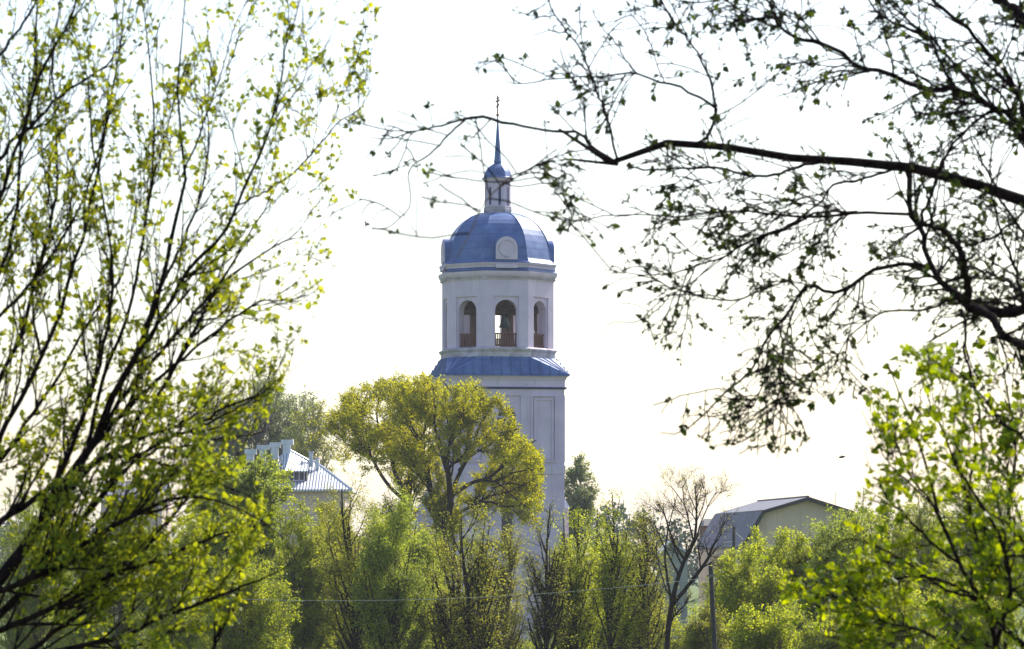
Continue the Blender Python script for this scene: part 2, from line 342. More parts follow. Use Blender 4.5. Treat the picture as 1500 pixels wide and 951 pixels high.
dome_prof = [(88.8,390.8),(88.6,390),(83.5,386.5),(80.8,383),(79.5,376),(77.5,366),(74.8,357),(71,348),(66,339.5),(60,332),(53,325.6),(45.5,320.6),(37,316.8),(28,314.3),(18,313)]
m_ = MB(); m_.lathe(TC, prof(dome_prof), 8, OP); dome = m_.build("dome", M['blue'], tower)
m_ = MB()                                           # raised seams on the dome hips
for k in range(8):
    a = OP+k*math.pi/4; pts = [(TC[0]+r*K*1.003*math.sin(a), TC[1]-r*K*1.003*math.cos(a), zc(y)) for r, y in dome_prof[2:]]
    m_.tube(pts, 0.035, 5)
o = m_.build("dome_rib", M['blue'], dome); o.location = (0, 0, 0)
# dormers on four faces
for ph in FACES4:
    n = Vector((math.sin(ph), -math.cos(ph), 0)); t = Vector((math.cos(ph), math.sin(ph), 0))
    def arch(hw, zb, zs, N=16): return [(hw, zb)]+[(hw*math.cos(math.pi*i/N), zs+hw*math.sin(math.pi*i/N)) for i in range(N+1)]+[(-hw, zb)]
    a1 = 80.5*K; zs = zc(369); zb = zc(387.5)
    m_ = MB(); o = arch(17.6*K, zb-0.1, zs)
    m_.poly([fp(ph, a1, u, z) for u, z in o])
    for i in range(len(o)-1):
        m_.poly([fp(ph, a1, *o[i]), fp(ph, a1, *o[i+1]), fp(ph, 45*K, *o[i+1]), fp(ph, 45*K, *o[i])])
    dm = m_.build("dormer", M['blue'], tower)
    m_ = MB(); o = arch(15.8*K, zb+0.05, zs); m_.poly([fp(ph, a1+0.05, u, z) for u, z in o])
    for i in range(len(o)-1):
        m_.poly([fp(ph, a1+0.05, *o[i]), fp(ph, a1+0.05, *o[i+1]), fp(ph, a1-0.02, *o[i+1]), fp(ph, a1-0.02, *o[i])])
    fc = m_.build("dormer_face", M['plaster'], dm); fc.location = (0, 0, 0)
    m_ = MB(); N = 40; r0 = 11.5*K; pts = [fp(ph, a1+0.055, r0*math.cos(2*math.pi*i/N), zc(370.5)+r0*math.sin(2*math.pi*i/N)) for i in range(-4, 30)]
    m_.tube(pts, 0.028, 5)
    rg = m_.build("round_moulding", M['stain'], dm); rg.location = (0, 0, 0)
    m_ = MB(); m_.box(fp(ph, 88.5*K*math.cos(R_(22.5))+0.01, 0, zc(396.1)), t*16*K, n*0.05, Vector((0, 0, 2.6*K))); m_.build("dormer_plinth", M['plaster'], tower)
    if ph == FACES4[0]:                             # worn dark marks under the circle, shaped like a short line of characters
        m_ = MB(); z = zc(383.6)
        def bar(u, dz, a, b): m_.box(fp(ph, a1+0.055, u*K, z+dz*K), t*a*K, n*0.008, Vector((0, 0, b*K)))
        for u in (-3.4, -1.3, 0.9, 3.1):
            bar(u, 0.9, 0.75, 0.16); bar(u-0.6, 0.1, 0.15, 0.8)
        bar(-1.3, -0.7, 0.7, 0.15); bar(1.5, 0.1, 0.15, 0.7); bar(1.1, -0.9, 0.7, 0.15); bar(3.7, 0.3, 0.15, 0.6); bar(-0.1, -1.4, 0.5, 0.14)
        o = m_.build("worn_inscription", M['steel'], dm); o.location = (0, 0, 0)
# lantern
m_ = MB(); m_.lathe(TC, prof([(20.5,315),(20.5,311),(21.3,310.3),(21.3,307),(20.6,306.4),(21,304.6),(21,303.8),(19.2,303.2)]), 8, OP); m_.build("lantern_base", M['stain'], tower)
m_ = MB(); m_.lathe(TC, prof([(19.2,303.4),(19.2,266)]), 8, OP); m_.build("lantern_drum", M['plaster'], tower)
apl = 19.2*K*math.cos(R_(22.5))
for ph in FACES8:
    n = Vector((math.sin(ph), -math.cos(ph), 0)); t = Vector((math.cos(ph), math.sin(ph), 0))
    m_ = MB(); m_.box(fp(ph, apl, 0, zc(288.5)), t*1.9*K, n*0.012, Vector((0, 0, 13*K))); wn = m_.build("slot_window", M['navy'], tower)
    m_ = MB()
    for s in (-1, 1): m_.box(fp(ph, apl+0.015, s*2.5*K, zc(288.5)), t*0.5*K, n*0.03, Vector((0, 0, 14*K)))
    m_.box(fp(ph, apl+0.012, 0, zc(274)), t*3.0*K, n*0.035, Vector((0, 0, 0.6*K))); m_.build("window_frame", M['plaster'], tower)
m_ = MB(); m_.lathe(TC, prof([(19,267),(20.5,265.5),(21.3,263.8),(24,262.6),(24.6,261.8)]), 8, OP); m_.build("lantern_cornice", M['plaster'], tower)
cap = [(25,262.2),(25,261.6),(21.2,259.6),(20.2,256.5),(18.6,252),(15.8,247.6),(12,244),(8,241.4),(5.2,240),(4.6,239)]
m_ = MB(); m_.lathe(TC, prof(cap), 8, OP); cp = m_.build("lantern_dome", M['blue'], tower)
m_ = MB()
for k in range(8):
    a = OP+k*math.pi/4; m_.tube([(TC[0]+r*K*math.sin(a), TC[1]-r*K*math.cos(a), zc(y)) for r, y in cap[2:]], 0.02, 4)
o = m_.build("dome_rib", M['blue'], cp); o.location = (0, 0, 0)
m_ = MB(); m_.lathe(TC, prof([(4.4,240.2),(6.2,237.5),(6.0,236.2),(5.3,234),(4.2,220),(3.0,204),(2.0,190),(1.2,178),(0.8,171)]), 8, OP, top=True); m_.build("spire", M['blue'], tower)
m_ = MB(); m_.lathe(TC, [(2.4*K*math.sin(math.pi*i/10)+0.002, zc(168.8)-2.4*K*math.cos(math.pi*i/10)) for i in range(11)], 12); m_.build("gilt_ball", M['gold'], tower, True)
m_ = MB(); n = Vector((math.sin(R_(14)), -math.cos(R_(14)), 0)); t = Vector((math.cos(R_(14)), math.sin(R_(14)), 0)); c0 = Vector((TC[0], TC[1], 0))
m_.tube([c0+Vector((0, 0, zc(168))), c0+Vector((0, 0, zc(140)))], 0.05, 6)
for y, h, tl in ((148, 9, 0), (144, 4.2, 0), (155, 5, 0.3)):
    m_.box(c0+Vector((0, 0, zc(y))), n*h*K+Vector((0, 0, tl*h*K)), t*0.05, Vector((0, 0, 0.045)))
m_.build("cross", M['gold'], tower)
for dx in (0, 4.5):                                 # guy chains from lantern to dome
    a = at(709+dx*0.3, 268, D-0.3); b = at(687+dx, 322, D-0.6)
    m_ = MB(); seg = 9
    for i in range(seg):
        p, q = a.lerp(b, i/seg), a.lerp(b, (i+0.72)/seg); m_.tube([p, q], 0.014, 4)
    m_.build("guy_chain", M['steel'], tower)
# downpipe on the tower, right of the arches
# the bell
bc = (TC[0]+0.42, TC[1]-1.55); zt = zc(462); zb_ = zc(481)-0.05; H = zt-zb_
zt -= 0.08; H = zt-zb_
bell = empty("church_bell", (bc[0], bc[1], zb_), "dark green bronze bell hanging in the middle arch of the belfry", "bell")
m_ = MB(); m_.lathe(bc, [(r_*0.64, z_) for r_, z_ in [(0.56, zb_), (0.58, zb_+0.03), (0.50, zb_+0.10*H), (0.41, zb_+0.28*H), (0.34, zb_+0.55*H), (0.29, zb_+0.80*H), (0.22, zb_+0.93*H), (0.02, zb_+H)]], 24); m_.build("bell_body", M['bronze'], bell, True)
m_ = MB(); m_.tube([(bc[0], bc[1], zb_+H-0.02), (bc[0], bc[1], zc(458)-0.1)], 0.07, 8); m_.build("bell_yoke", M['steel'], bell)
m_ = MB(); m_.tube([(bc[0]+.05, bc[1], zb_+0.4*H), (bc[0]+.18, bc[1], zb_-0.08), (bc[0]+.19, bc[1], zb_-0.16)], [0.03, 0.05, 0.09], 8); m_.build("clapper", M['steel'], bell)
for (dx, dy, r) in ((2.0, -0.4, 0.26), (1.9, 0.9, 0.2)):
    c = (TC[0]+dx, TC[1]+dy); z0 = zc(486)+dy*0.3
    e = empty("small_bell", (c[0], c[1], z0), ("nearer and larger" if r > .22 else "farther and smaller")+" small dark bell in the right belfry arch", "bell", "small bells in the belfry")
    m_ = MB(); m_.lathe(c, [(r, z0), (r*0.8, z0+r*0.5), (r*0.55, z0+r*1.3), (r*0.1, z0+r*1.7)], 16); m_.build("bell_body", M['bronze'], e, True)
    m_ = MB(); m_.tube([(c[0], c[1], z0+r*1.6), (c[0], c[1], zc(458))], 0.025, 6); m_.build("hanging_rod", M['steel'], e)

#@@HOUSES
# ---------------------------------------------------------------- houses
def corrugated():
    m, n, l, p = mat_new("corrugated_zinc_roof"); tc = n.new("ShaderNodeTexCoord")
    mp = n.new("ShaderNodeMapping"); l.new(tc.outputs["Object"], mp.inputs[0])
    wv = n.new("ShaderNodeTexWave"); wv.bands_direction = 'X'; wv.inputs["Scale"].default_value = 1.5; l.new(mp.outputs[0], wv.inputs["Vector"])
    r = ramp2(n, l, wv.outputs["Fac"], (0.20,0.22,0.27), (0.62,0.65,0.72), 0.25, 0.6); l.new(r.outputs[0], p.inputs["Base Color"])
    b = n.new("ShaderNodeBump"); b.inputs["Distance"].default_value = 0.025; l.new(wv.outputs["Fac"], b.inputs["Height"]); l.new(b.outputs[0], p.inputs["Normal"])
    p.inputs["Roughness"].default_value = 0.42; p.inputs["Metallic"].default_value = 0.3; return m
M['corr'] = corrugated()
M['beige'] = noisy("beige_render", (0.52,0.42,0.33), (0.62,0.50,0.40), 0.7, 0.9, 0.2, dirt=(0.33,0.28,0.23))
M['pink'] = noisy("pale_pink_render", (0.50,0.40,0.38), (0.58,0.47,0.45), 0.7, 0.9, 0.2)
M['slate'] = noisy("grey_roof_felt", (0.12,0.125,0.16), (0.18,0.185,0.22), 1.5, 0.8, 0.3, 0.3, 5)
M['trim'] = noisy("dark_trim", (0.025,0.022,0.025), (0.05,0.045,0.045), 5, 0.6)
M['redbrick'] = noisy("red_brown_brick", (0.13,0.05,0.04), (0.20,0.085,0.065), 2.5, 0.9, 0.2)
M['greywall'] = noisy("grey_boards", (0.23,0.24,0.25), (0.33,0.34,0.34), 1.2, 0.9)
M['wire'] = noisy("pale_cable", (0.35,0.33,0.30), (0.5,0.48,0.45), 3, 0.6)
# zinc roofed house on the left
YH = 270.0; hb = at(400, 830, YH); hb.z = 0
house = empty("zinc_roofed_house", hb, "pale house with corrugated zinc roof and vent boxes behind the round green tree", "house")
def hp(px, py, dy=0): 
    v = at(px, py, YH); v.y += dy; return v
k = YH/F
ze = at(0, 717, YH-5).z; zr = at(0, 671, YH).z
xl, xr = at(322, 0, YH).x, at(520, 0, YH).x; yf, yb = YH-5.5, YH+5.5
ra, rb = Vector((xl+4.0, YH, zr)), Vector((at(462, 0, YH).x, YH, zr-0.25))
A, B, C_, D_ = Vector((xl, yf, ze)), Vector((xr, yf, ze)), Vector((xr, yb, ze)), Vector((xl, yb, ze))
m_ = MB(); m_.poly([A, B, rb, ra]); m_.poly([C_, D_, ra, rb]); m_.poly([B, C_, rb]); m_.poly([D_, A, ra])
e = Vector((0, 0, -0.14)); 
for a, b in ((A, B), (B, C_), (C_, D_), (D_, A)): m_.poly([a+e, b+e, b, a])
m_.poly([A+e, D_+e, C_+e, B+e]); m_.build("roof", M['corr'], house)
m_ = MB()
for a, b in ((A, ra), (B, rb), (ra, rb)): m_.tube([a, b], 0.09, 6)
m_.build("ridge_cap", M['zinc'], house)
m_ = MB(); i_ = 0.5; m_.box(Vector(((xl+xr)/2, YH, (ze-0.14)/2)), ((xr-xl)/2-i_, 0, 0), (0, 5.5-i_, 0), (0, 0, (ze-0.14)/2)); m_.build("wall", M['pink'], house)
for px in ():
    m_ = MB(); m_.box(at(px, 745, yf+i_-0.02), (0.45, 0, 0), (0, 0.03, 0), (0, 0, 0.7)); m_.build("window", M['dark'], house)
# dormer
def du(px, py, y): return at(px, py, y)
y0 = YH-3.9
m_ = MB(); c = du(437.5, 698, y0); m_.box(c+Vector((0, 1.6, 0)), (0.56, 0, 0), (0, 1.6, 0), (0, 0, 0.42)); dm = m_.build("dormer", M['trim'], house)
for s in (-1, 1):
    m_ = MB(); m_.box(c+Vector((s*0.19+0.03, -0.02, 0.02)), (0.15, 0, 0), (0, 0.02, 0), (0, 0, 0.28)); o = m_.build("pane", M['dark'], dm); o.location = (0, 0, 0)
m_ = MB()
for u in (-0.36, 0.0, 0.36): m_.box(c+Vector((u+0.03, -0.04, 0.02)), (0.032, 0, 0), (0, 0.03, 0), (0, 0, 0.30))
for z in (-0.3, 0.3): m_.box(c+Vector((0.03, -0.043, 0.02+z)), (0.40, 0, 0), (0, 0.03, 0), (0, 0, 0.03))
o = m_.build("window_frame", M['plaster'], dm); o.location = (0, 0, 0)
E1, E2 = du(418, 689.5, y0-0.35), du(451, 690, y0-0.35); P = du(426, 660, y0+1.7); Q = du(453, 675, y0+2.6); L = du(409, 670, y0+2.0)
m_ = MB(); m_.poly([E1, E2, Q, P]); m_.poly([E1, P, L]); m_.poly([P, Q, Q+Vector((0, 2, -.6)), P+Vector((0, 2.2, 0))]); m_.poly([L, P, P+Vector((0, 2.2, 0)), L+Vector((0, 2, 0))])
m_.poly([E1+Vector((0,0,-.08)), E2+Vector((0,0,-.08)), E2, E1])
o = m_.build("dormer_roof", M['corr'], dm); o.location = (0, 0, 0)
m_ = MB(); m_.tube([L, P, Q], 0.07, 6); o = m_.build("ridge_cap", M['zinc'], dm); o.location = (0, 0, 0)
# vents / chimneys
for (x0, x1, ya, yb2, sx0, sx1, syb) in ((359,375,658,666,361,372,674),(376.5,393,652,659,380,389,672),(395,410,648,656,397,407.5,672),(412,429,644,652,414.5,426,668)):
    m_ = MB(); a = at((sx0+sx1)/2, (yb2+syb)/2+1, YH-0.6); m_.box(a, ((sx1-sx0)/2*k, 0, 0), (0, 0.3, 0), (0, 0, (syb-yb2)/2*k+0.1)); ch = m_.build("chimney", M['zinc'], house)
    m_ = MB(); a = at((x0+x1)/2, (ya+yb2)/2, YH-0.6); m_.box(a, ((x1-x0)/2*k, 0, 0), (0, 0.42, 0), (0, 0, (yb2-ya)/2*k*0.92))
    m_.box(a+Vector(((x1-x0)/2*k+0.01, 0, 0.01)), (0.03, 0, 0), (0, 0.44, 0), (0, 0, (yb2-ya)/2*k)); o = m_.build("vent_hood", M['zinc'], ch); o.location = (0, 0, 0)
for (x, ya, yb2, hw) in ((455.5,664,684,2.9),(465,673,688,2.4)):
    m_ = MB(); m_.box(at(x, (ya+yb2)/2, YH-1.6), (hw*k, 0, 0), (0, 0.15, 0), (0, 0, (yb2-ya)/2*k)); ch = m_.build("chimney", M['zinc'], house)
    m_ = MB(); m_.box(at(x, ya-1.6, YH-1.6), (hw*k*1.35, 0, 0), (0, 0.2, 0), (0, 0, 0.05)); o = m_.build("chimney_cap", M['plaster'], ch); o.location = (0, 0, 0)
# aerial mast
mp_ = at(390.5, 672, YH+1.5); mast = empty("aerial_mast", (mp_.x, mp_.y, mp_.z), "thin dark aerial mast with short crossbars above the zinc roof", "aerial")
m_ = MB(); m_.tube([mp_, at(390.5, 604, YH+1.5)], 0.035, 6); m_.build("pole", M['steel'], mast)
m_ = MB()
for y, h in ((609, 13), (613, 8), (618, 10), (624, 5)): m_.tube([at(390.5-h, y+1, YH+1.5), at(390.5+h*0.9, y-1, YH+1.5)], 0.02, 5)
m_.build("antenna", M['steel'], mast)
# far low roof seen through the willow
fh = at(200, 830, 300); fh.z = 0
fl = empty("low_grey_roofed_house", fh, "low house with a plain grey roof, seen through the left willow branches", "house")
m_ = MB(); k3 = 300/F; m_.box((fh.x, 300, 5.0), (44*k3, 0, 0), (0, 4, 0), (0, 0, 5.0)); m_.build("wall", M['pink'], fl)
za, zb3 = at(0, 733, 296).z, at(0, 705, 300).z
m_ = MB(); X0, X1 = fh.x-47*k3, fh.x+47*k3
for s in (-1, 1): m_.poly([(X0, 300+s*4.6, za), (X1, 300+s*4.6, za), (X1, 300, zb3), (X0, 300, zb3)])
for X in (X0+0.2, X1-0.2): m_.poly([(X, 295.6, za), (X, 304.4, za), (X, 300, zb3)])
m_.build("roof", M['slate'], fl)
# gambrel house on the right
YG = 218.0; g0 = at(1184, 728, YG); gh = empty("gambrel_roofed_house", (g0.x, YG, 0), "beige house with grey gambrel roof and dark trim above the bushes on the right", "house")
back = Vector((-1.9, 15.0, 0)); kk = YG/F
ax = Vector((1, 0.12, 0))
def gp(dx, py): return Vector((g0.x, YG, at(0, py, YG).z)) + ax*dx*kk
apx, bl, br, ll, lr = gp(0, 730.5), gp(-66, 750), gp(66, 751), gp(-98, 803), gp(96, 803)
gl, gr = gp(-97, 830), gp(95, 830); gl.z = gr.z = 0
inn = 0.97
def sh(v, d): return v+back.normalized()*d
m_ = MB(); wl = [Vector((v.x*0.985+g0.x*0.015, v.y, v.z-0.1)) for v in (apx, bl, ll)]; wr = [Vector((v.x*0.985+g0.x*0.015, v.y, v.z-0.1)) for v in (br, lr)]
o5 = [sh(v, 0.4) for v in (wl[0], wl[1], wl[2], gl+Vector((.2,0,0)), gr-Vector((.2,0,0)), wr[1], wr[0])]
m_.poly(o5[::-1]); m_.poly([v+back*0.95 for v in o5])
for i in range(len(o5)): a, b = o5[i], o5[(i+1) % len(o5)]; m_.poly([a, b, b+back*0.95, a+back*0.95])
m_.build("wall", M['beige'], gh)
def slab(mb, a, b, t=0.10):
    n = (b-a).cross(back).normalized(); n = n if n.z > 0 else -n
    q = [a, b, b+back, a+back]; q2 = [v+n*t for v in q]; mb.poly(q[::-1]); mb.poly(q2)
    for i in range(4): mb.poly([q[i], q[(i+1) % 4], q2[(i+1) % 4], q2[i]])
m_ = MB(); slab(m_, ll, bl); slab(m_, br, lr); lr_ = m_.build("lower_roof", M['slate'], gh)
m_ = MB(); slab(m_, bl, apx); slab(m_, apx, br); m_.build("upper_roof", M['slate'], gh)
m_ = MB()
for a, b in ((ll, bl), (bl, apx), (apx, br), (br, lr)):
    u = (b-a).normalized(); n = u.cross(back).normalized(); m_.box((a+b)/2+n*0-back.normalized()*0.05, (b-a)/2*1.01, back.normalized()*0.06, n*0.10)
m_.tube([bl-Vector((.02,.1,-.03)), bl+back], 0.09, 5)
m_.tube([apx+Vector((0,0,0.12)), apx+back+Vector((0,0,0.12))], 0.06, 5)
m_.build("roof_trim", M['trim'], gh)
# small pole with brackets in front of it
pp = at(1075, 806, 200); sp = empty("short_service_pole", (pp.x, pp.y, 0), "short dark pole with a stay rising in front of the grey gambrel roof", "pole")
m_ = MB(); m_.tube([(pp.x, pp.y, 0), at(1075, 772, 200)], 0.085, 8); m_.build("pole", M['trim'], sp)
m_ = MB(); m_.tube([at(1075, 778, 200), at(1089, 791, 200)], 0.018, 4); m_.tube([at(1060, 795, 200), at(1075, 793, 200)], 0.018, 4); m_.build("stay", M['wire'], sp)
# red brick building
rb_ = at(1044, 830, 255); rbh = empty("red_brick_building", (rb_.x, rb_.y, 0), "small red brown brick building left of the gambrel house", "building")
k2 = 255/F; m_ = MB(); zt = at(0, 770, 255).z; m_.box((rb_.x, 255, zt/2), (16*k2, 0, 0), (0, 3, 0), (0, 0, zt/2)); m_.build("wall", M['redbrick'], rbh)
m_ = MB()
for s in (-1, 1): m_.poly([(rb_.x-17*k2, 255+s*3.3, zt-.05), (rb_.x+17*k2, 255+s*3.3, zt-.05), (rb_.x+13*k2, 255, zt+0.45), (rb_.x-13*k2, 255, zt+0.45)])
for s in (-1, 1): m_.poly([(rb_.x+s*17*k2, 255-3.3, zt-.05), (rb_.x+s*17*k2, 255+3.3, zt-.05), (rb_.x+s*13*k2, 255, zt+0.45)])
m_.build("roof", M['trim'], rbh)
# grey shed
gs = at(985, 830, 215); gsh = empty("grey_wooden_shed", (gs.x, gs.y, 0), "grey weathered shed with pale roof behind the bare many-stemmed tree", "shed")
k2 = 215/F; m_ = MB(); zt = at(0, 812, 215).z; m_.box((gs.x, 215, zt/2), (19*k2, 0, 0), (0, 2.5, 0), (0, 0, zt/2))
za = at(0, 797, 215).z
m_.poly([(gs.x-19*k2, 212.5, zt), (gs.x+19*k2, 212.5, zt), (gs.x-6*k2, 212.5, za)]); m_.build("wall", M['greywall'], gsh)
m_ = MB()
for a, b in (((-21, 813.5), (-6, 796)), ((-6, 796), (21, 813.5))):
    A1 = Vector((gs.x+a[0]*k2, 212.2, at(0, a[1], 215).z+.04)); B1 = Vector((gs.x+b[0]*k2, 212.2, at(0, b[1], 215).z+.04)); o = Vector((0, 5.8, 0)); u = Vector((0, 0, 0.09))
    m_.poly([A1, B1, B1+o, A1+o]); m_.poly([A1+u, B1+u, B1+o+u, A1+o+u]); m_.poly([A1, B1, B1+u, A1+u])
m_.build("roof", M['zinc'], gsh)
# utility pole and cable
YP = 98.0
pb, pt = at(1054, 990, YP), at(1041, 829, YP); pb.z = -0.1
up = empty("leaning_utility_pole", (pb.x, pb.y, 0), "dark leaning wooden utility pole in front of the green bushes", "pole")
m_ = MB(); m_.tube([pb, pt], [0.075, 0.058], 10); m_.build("pole", M['trim'], up)
m_ = MB(); m_.box(pt+Vector((0, -0.08, -0.25)), (0.09, 0, 0.012), (0, 0.03, 0), (0, 0, 0.03)); m_.build("bracket", M['steel'], up)
p2t = at(-100, 838, 104)
m_ = MB(); A1, B1 = pt+Vector((0, -0.1, -0.3)), p2t
pts = []
for i in range(41):
    t = i/40; p = A1.lerp(B1, t); p.z -= 4*0.68*t*(1-t); pts.append(p)
m_.tube(pts, 0.007, 5); tag(m_.build("power_cable", M['wire']), "thin pale power cable sagging across the trees from the leaning pole", "cable")
# bird
bp = at(1233, 670, 120); bird = MB()
bird.tube([bp+Vector((-.10,0,0)), bp+Vector((-.05,0,.0)), bp+Vector((.03,0,.01)), bp+Vector((.09,0,.03)), bp+Vector((.12,0,.03))], [0.008,0.032,0.036,0.022,0.006], 8)
bird.poly([bp+Vector((-.03,0,.02)), bp+Vector((.04,0,.02)), bp+Vector((.0,-.13,.07))]); bird.poly([bp+Vector((-.03,0,.02)), bp+Vector((.04,0,.02)), bp+Vector((.0,.13,.07))])
bird.poly([bp+Vector((-.09,0,0)), bp+Vector((-.16,.03,0)), bp+Vector((-.16,-.03,0))])
tag(bird.build("flying_bird", M['trim']), "tiny dark bird flying in the white sky above the beige house", "bird")
#@@TREES
# ---------------------------------------------------------------- plant toolkit (numpy)
def np_mesh(name, V, Fc):
    me = bpy.data.meshes.new(name); V = np.ascontiguousarray(V.reshape(-1, 3), dtype=np.float32); k = Fc.shape[1]; Fc = np.ascontiguousarray(Fc, dtype=np.int32)
    me.vertices.add(len(V)); me.vertices.foreach_set("co", V.ravel())
    me.loops.add(Fc.size); me.loops.foreach_set("vertex_index", Fc.ravel())
    me.polygons.add(len(Fc)); me.polygons.foreach_set("loop_start", np.arange(0, Fc.size, k, dtype=np.int32))
    me.update(calc_edges=True); return me
def unit(a): return a/np.maximum(np.linalg.norm(a, axis=-1, keepdims=True), 1e-9)
def tubes(P, R, S):
    """P (N,K,3), R (N,K) -> verts, quads"""
    N, Kp, _ = P.shape; T = unit(np.gradient(P, axis=1)); ref = np.array([0.37, 0.61, 0.13])
    A = unit(np.cross(T, ref)); B = np.cross(T, A); q = np.arange(S)*2*np.pi/S
    V = P[:, :, None]+R[:, :, None, None]*(A[:, :, None]*np.cos(q)[None, None, :, None]+B[:, :, None]*np.sin(q)[None, None, :, None])
    base = (np.arange(N)*Kp*S)[:, None, None]+(np.arange(Kp-1)*S)[None, :, None]; s = np.arange(S)[None, None]; s2 = (s+1) % S
    Fq = np.stack([base+s, base+s2, base+S+s2, base+S+s], -1).reshape(-1, 4)
    return V.reshape(-1, 3), Fq
def merge(parts):
    Vs, Fs, n = [], [], 0
    for V, Fq in parts: Vs.append(V); Fs.append(Fq+n); n += len(V)
    return np.concatenate(Vs), np.concatenate(Fs)
def sample(P, R, idx, t):
    Kp = P.shape[1]; x = t*(Kp-1); i = np.clip(x.astype(int), 0, Kp-2); f = (x-i)[:, None]
    a, b = P[idx, i], P[idx, i+1]; r = R[idx, i]*(1-f[:, 0])+R[idx, i+1]*f[:, 0]
    return a*(1-f)+b*f, unit(b-a), r
def plen(P): return np.linalg.norm(np.diff(P, axis=1), axis=2).sum(1)
def grow(rng, P, R, count, t0, t1, ang, L, rf, up, wig, Kp, taper=0.5, rmax=9, tip=0.25, byt=0.5, keep=None, rel=0):
    """count children spread over the parents in proportion to length; L absolute mean length"""
    ln = plen(P); idx = rng.choice(len(P), count, p=ln/ln.sum()); t = rng.uniform(t0, t1, count)
    o, T, r = sample(P, R, idx, t); rd = unit(rng.normal(size=(count, 3))); pr = unit(rd-T*(rd*T).sum(1, keepdims=True))
    a = np.radians(rng.normal(ang, ang*0.25, count))[:, None]; d = T*np.cos(a)+pr*np.sin(a)
    l = L*rng.uniform(0.45, 1.35, count)*(1-byt*t)
    if rel: l = l*np.clip((ln[idx]/ln.mean())**rel, 0.35, 1.3)
    st = (l/(Kp-1))[:, None]
    out = [o]; 
    for i in range(Kp-1):
        d = unit(d+rng.normal(size=d.shape)*wig+np.array([0, 0, up])); out.append(out[-1]+d*st)
    Q = np.stack(out, 1)
    if keep is not None:
        e = Q[:, -1]; m = keep(750+e[:, 0]/e[:, 1]*F, HY-(e[:, 2]-CZ)/e[:, 1]*F); Q = Q[m]; r = r[m]
    r0 = np.minimum(r*rf, rmax); RR = r0[:, None]*(1-(1-tip)*np.linspace(0, 1, Kp))[None]
    return Q, RR
def leaves(rng, P, count, size, spread, t0=0.15, cl=1, hang=0.2, fold=True, along=0.5, w=0.42, tip=1.0, wz=None):
    """leaves on twigs: pointed, folded along the midrib; cl leaves per node"""
    n = max(1, count//cl); ln = plen(P); ln = ln if wz is None else ln*wz(P[:, 0, 2]); idx = rng.choice(len(P), n, p=ln/ln.sum()); t = t0+(1-t0)*rng.uniform(0, 1, n)**tip
    o, T, _ = sample(P, np.ones(P.shape[:2]), idx, t); o = np.repeat(o, cl, 0); T = np.repeat(T, cl, 0); n = n*cl
    o = o+rng.normal(size=o.shape)*spread
    d = unit(T*along+unit(rng.normal(size=(n, 3)))*0.9-np.array([0, 0, hang])); rd = rng.normal(size=(n, 3)); s = unit(np.cross(d, rd)); u = np.cross(s, d)
    L = (size*(rng.uniform(0.55, 1.35, n) if not fold else np.clip(rng.lognormal(-0.1, 0.42, n), 0.3, 2.0)))[:, None]; W = L*w
    if fold:
        V = np.stack([o, o+d*L*0.35+s*W*0.9+u*W*0.35, o+d*L*0.75+s*W*0.55+u*W*0.1, o+d*L-u*L*0.08, o+d*L*0.75-s*W*0.55+u*W*0.1, o+d*L*0.35-s*W*0.9+u*W*0.35], 1)
        b = (np.arange(n)*6)[:, None]; Fq = np.concatenate([b+np.array([[0, 1, 2, 3]]), b+np.array([[0, 3, 4, 5]])])
    else:
        V = np.stack([o, o+d*L*0.5+s*W, o+d*L+u*L*0.15, o+d*L*0.5-s*W], 1); b = (np.arange(n)*4)[:, None]; Fq = b+np.array([[0, 1, 2, 3]])
    return V.reshape(-1, 3), Fq
def spl(pts, Kp):
    """Catmull-Rom through points (n,4: x,y,z,r) resampled to Kp"""
    p = np.array(pts, float); 
    if len(p) < 3: p = np.stack([p[0], (p[0]+p[-1])/2, p[-1]])
    seg = np.r_[0, np.cumsum(np.linalg.norm(np.diff(p[:, :3], axis=0), axis=1))]; q = np.linspace(0, seg[-1], Kp)
    e = np.vstack([2*p[0]-p[1], p, 2*p[-1]-p[-2]]); out = []
    for x in q:
        i = min(max(np.searchsorted(seg, x)-1, 0), len(p)-2); t = (x-seg[i])/max(seg[i+1]-seg[i], 1e-9)
        a, b, c, d = e[i], e[i+1], e[i+2], e[i+3]
        out.append(0.5*((2*b)+(c-a)*t+(2*a-5*b+4*c-d)*t*t+(3*b-a-3*c+d)*t**3))
    out = np.array(out); out[:, 3] = np.maximum(out[:, 3], p[:, 3].min()*0.9); return out[:, :3], out[:, 3]
def emit_tree(name, base, label, cat, wood, leaf, wm, lm, group=None, trunkname="trunk", crownname="crown"):
    root = empty(name, base, label, cat, group)
    V, Fq = merge(wood); link(trunkname, np_mesh(trunkname, V, Fq), M[wm], root)
    if leaf is not None: V, Fq = merge(leaf); link(crownname, np_mesh(crownname, V, Fq), M[lm], root)
    return root

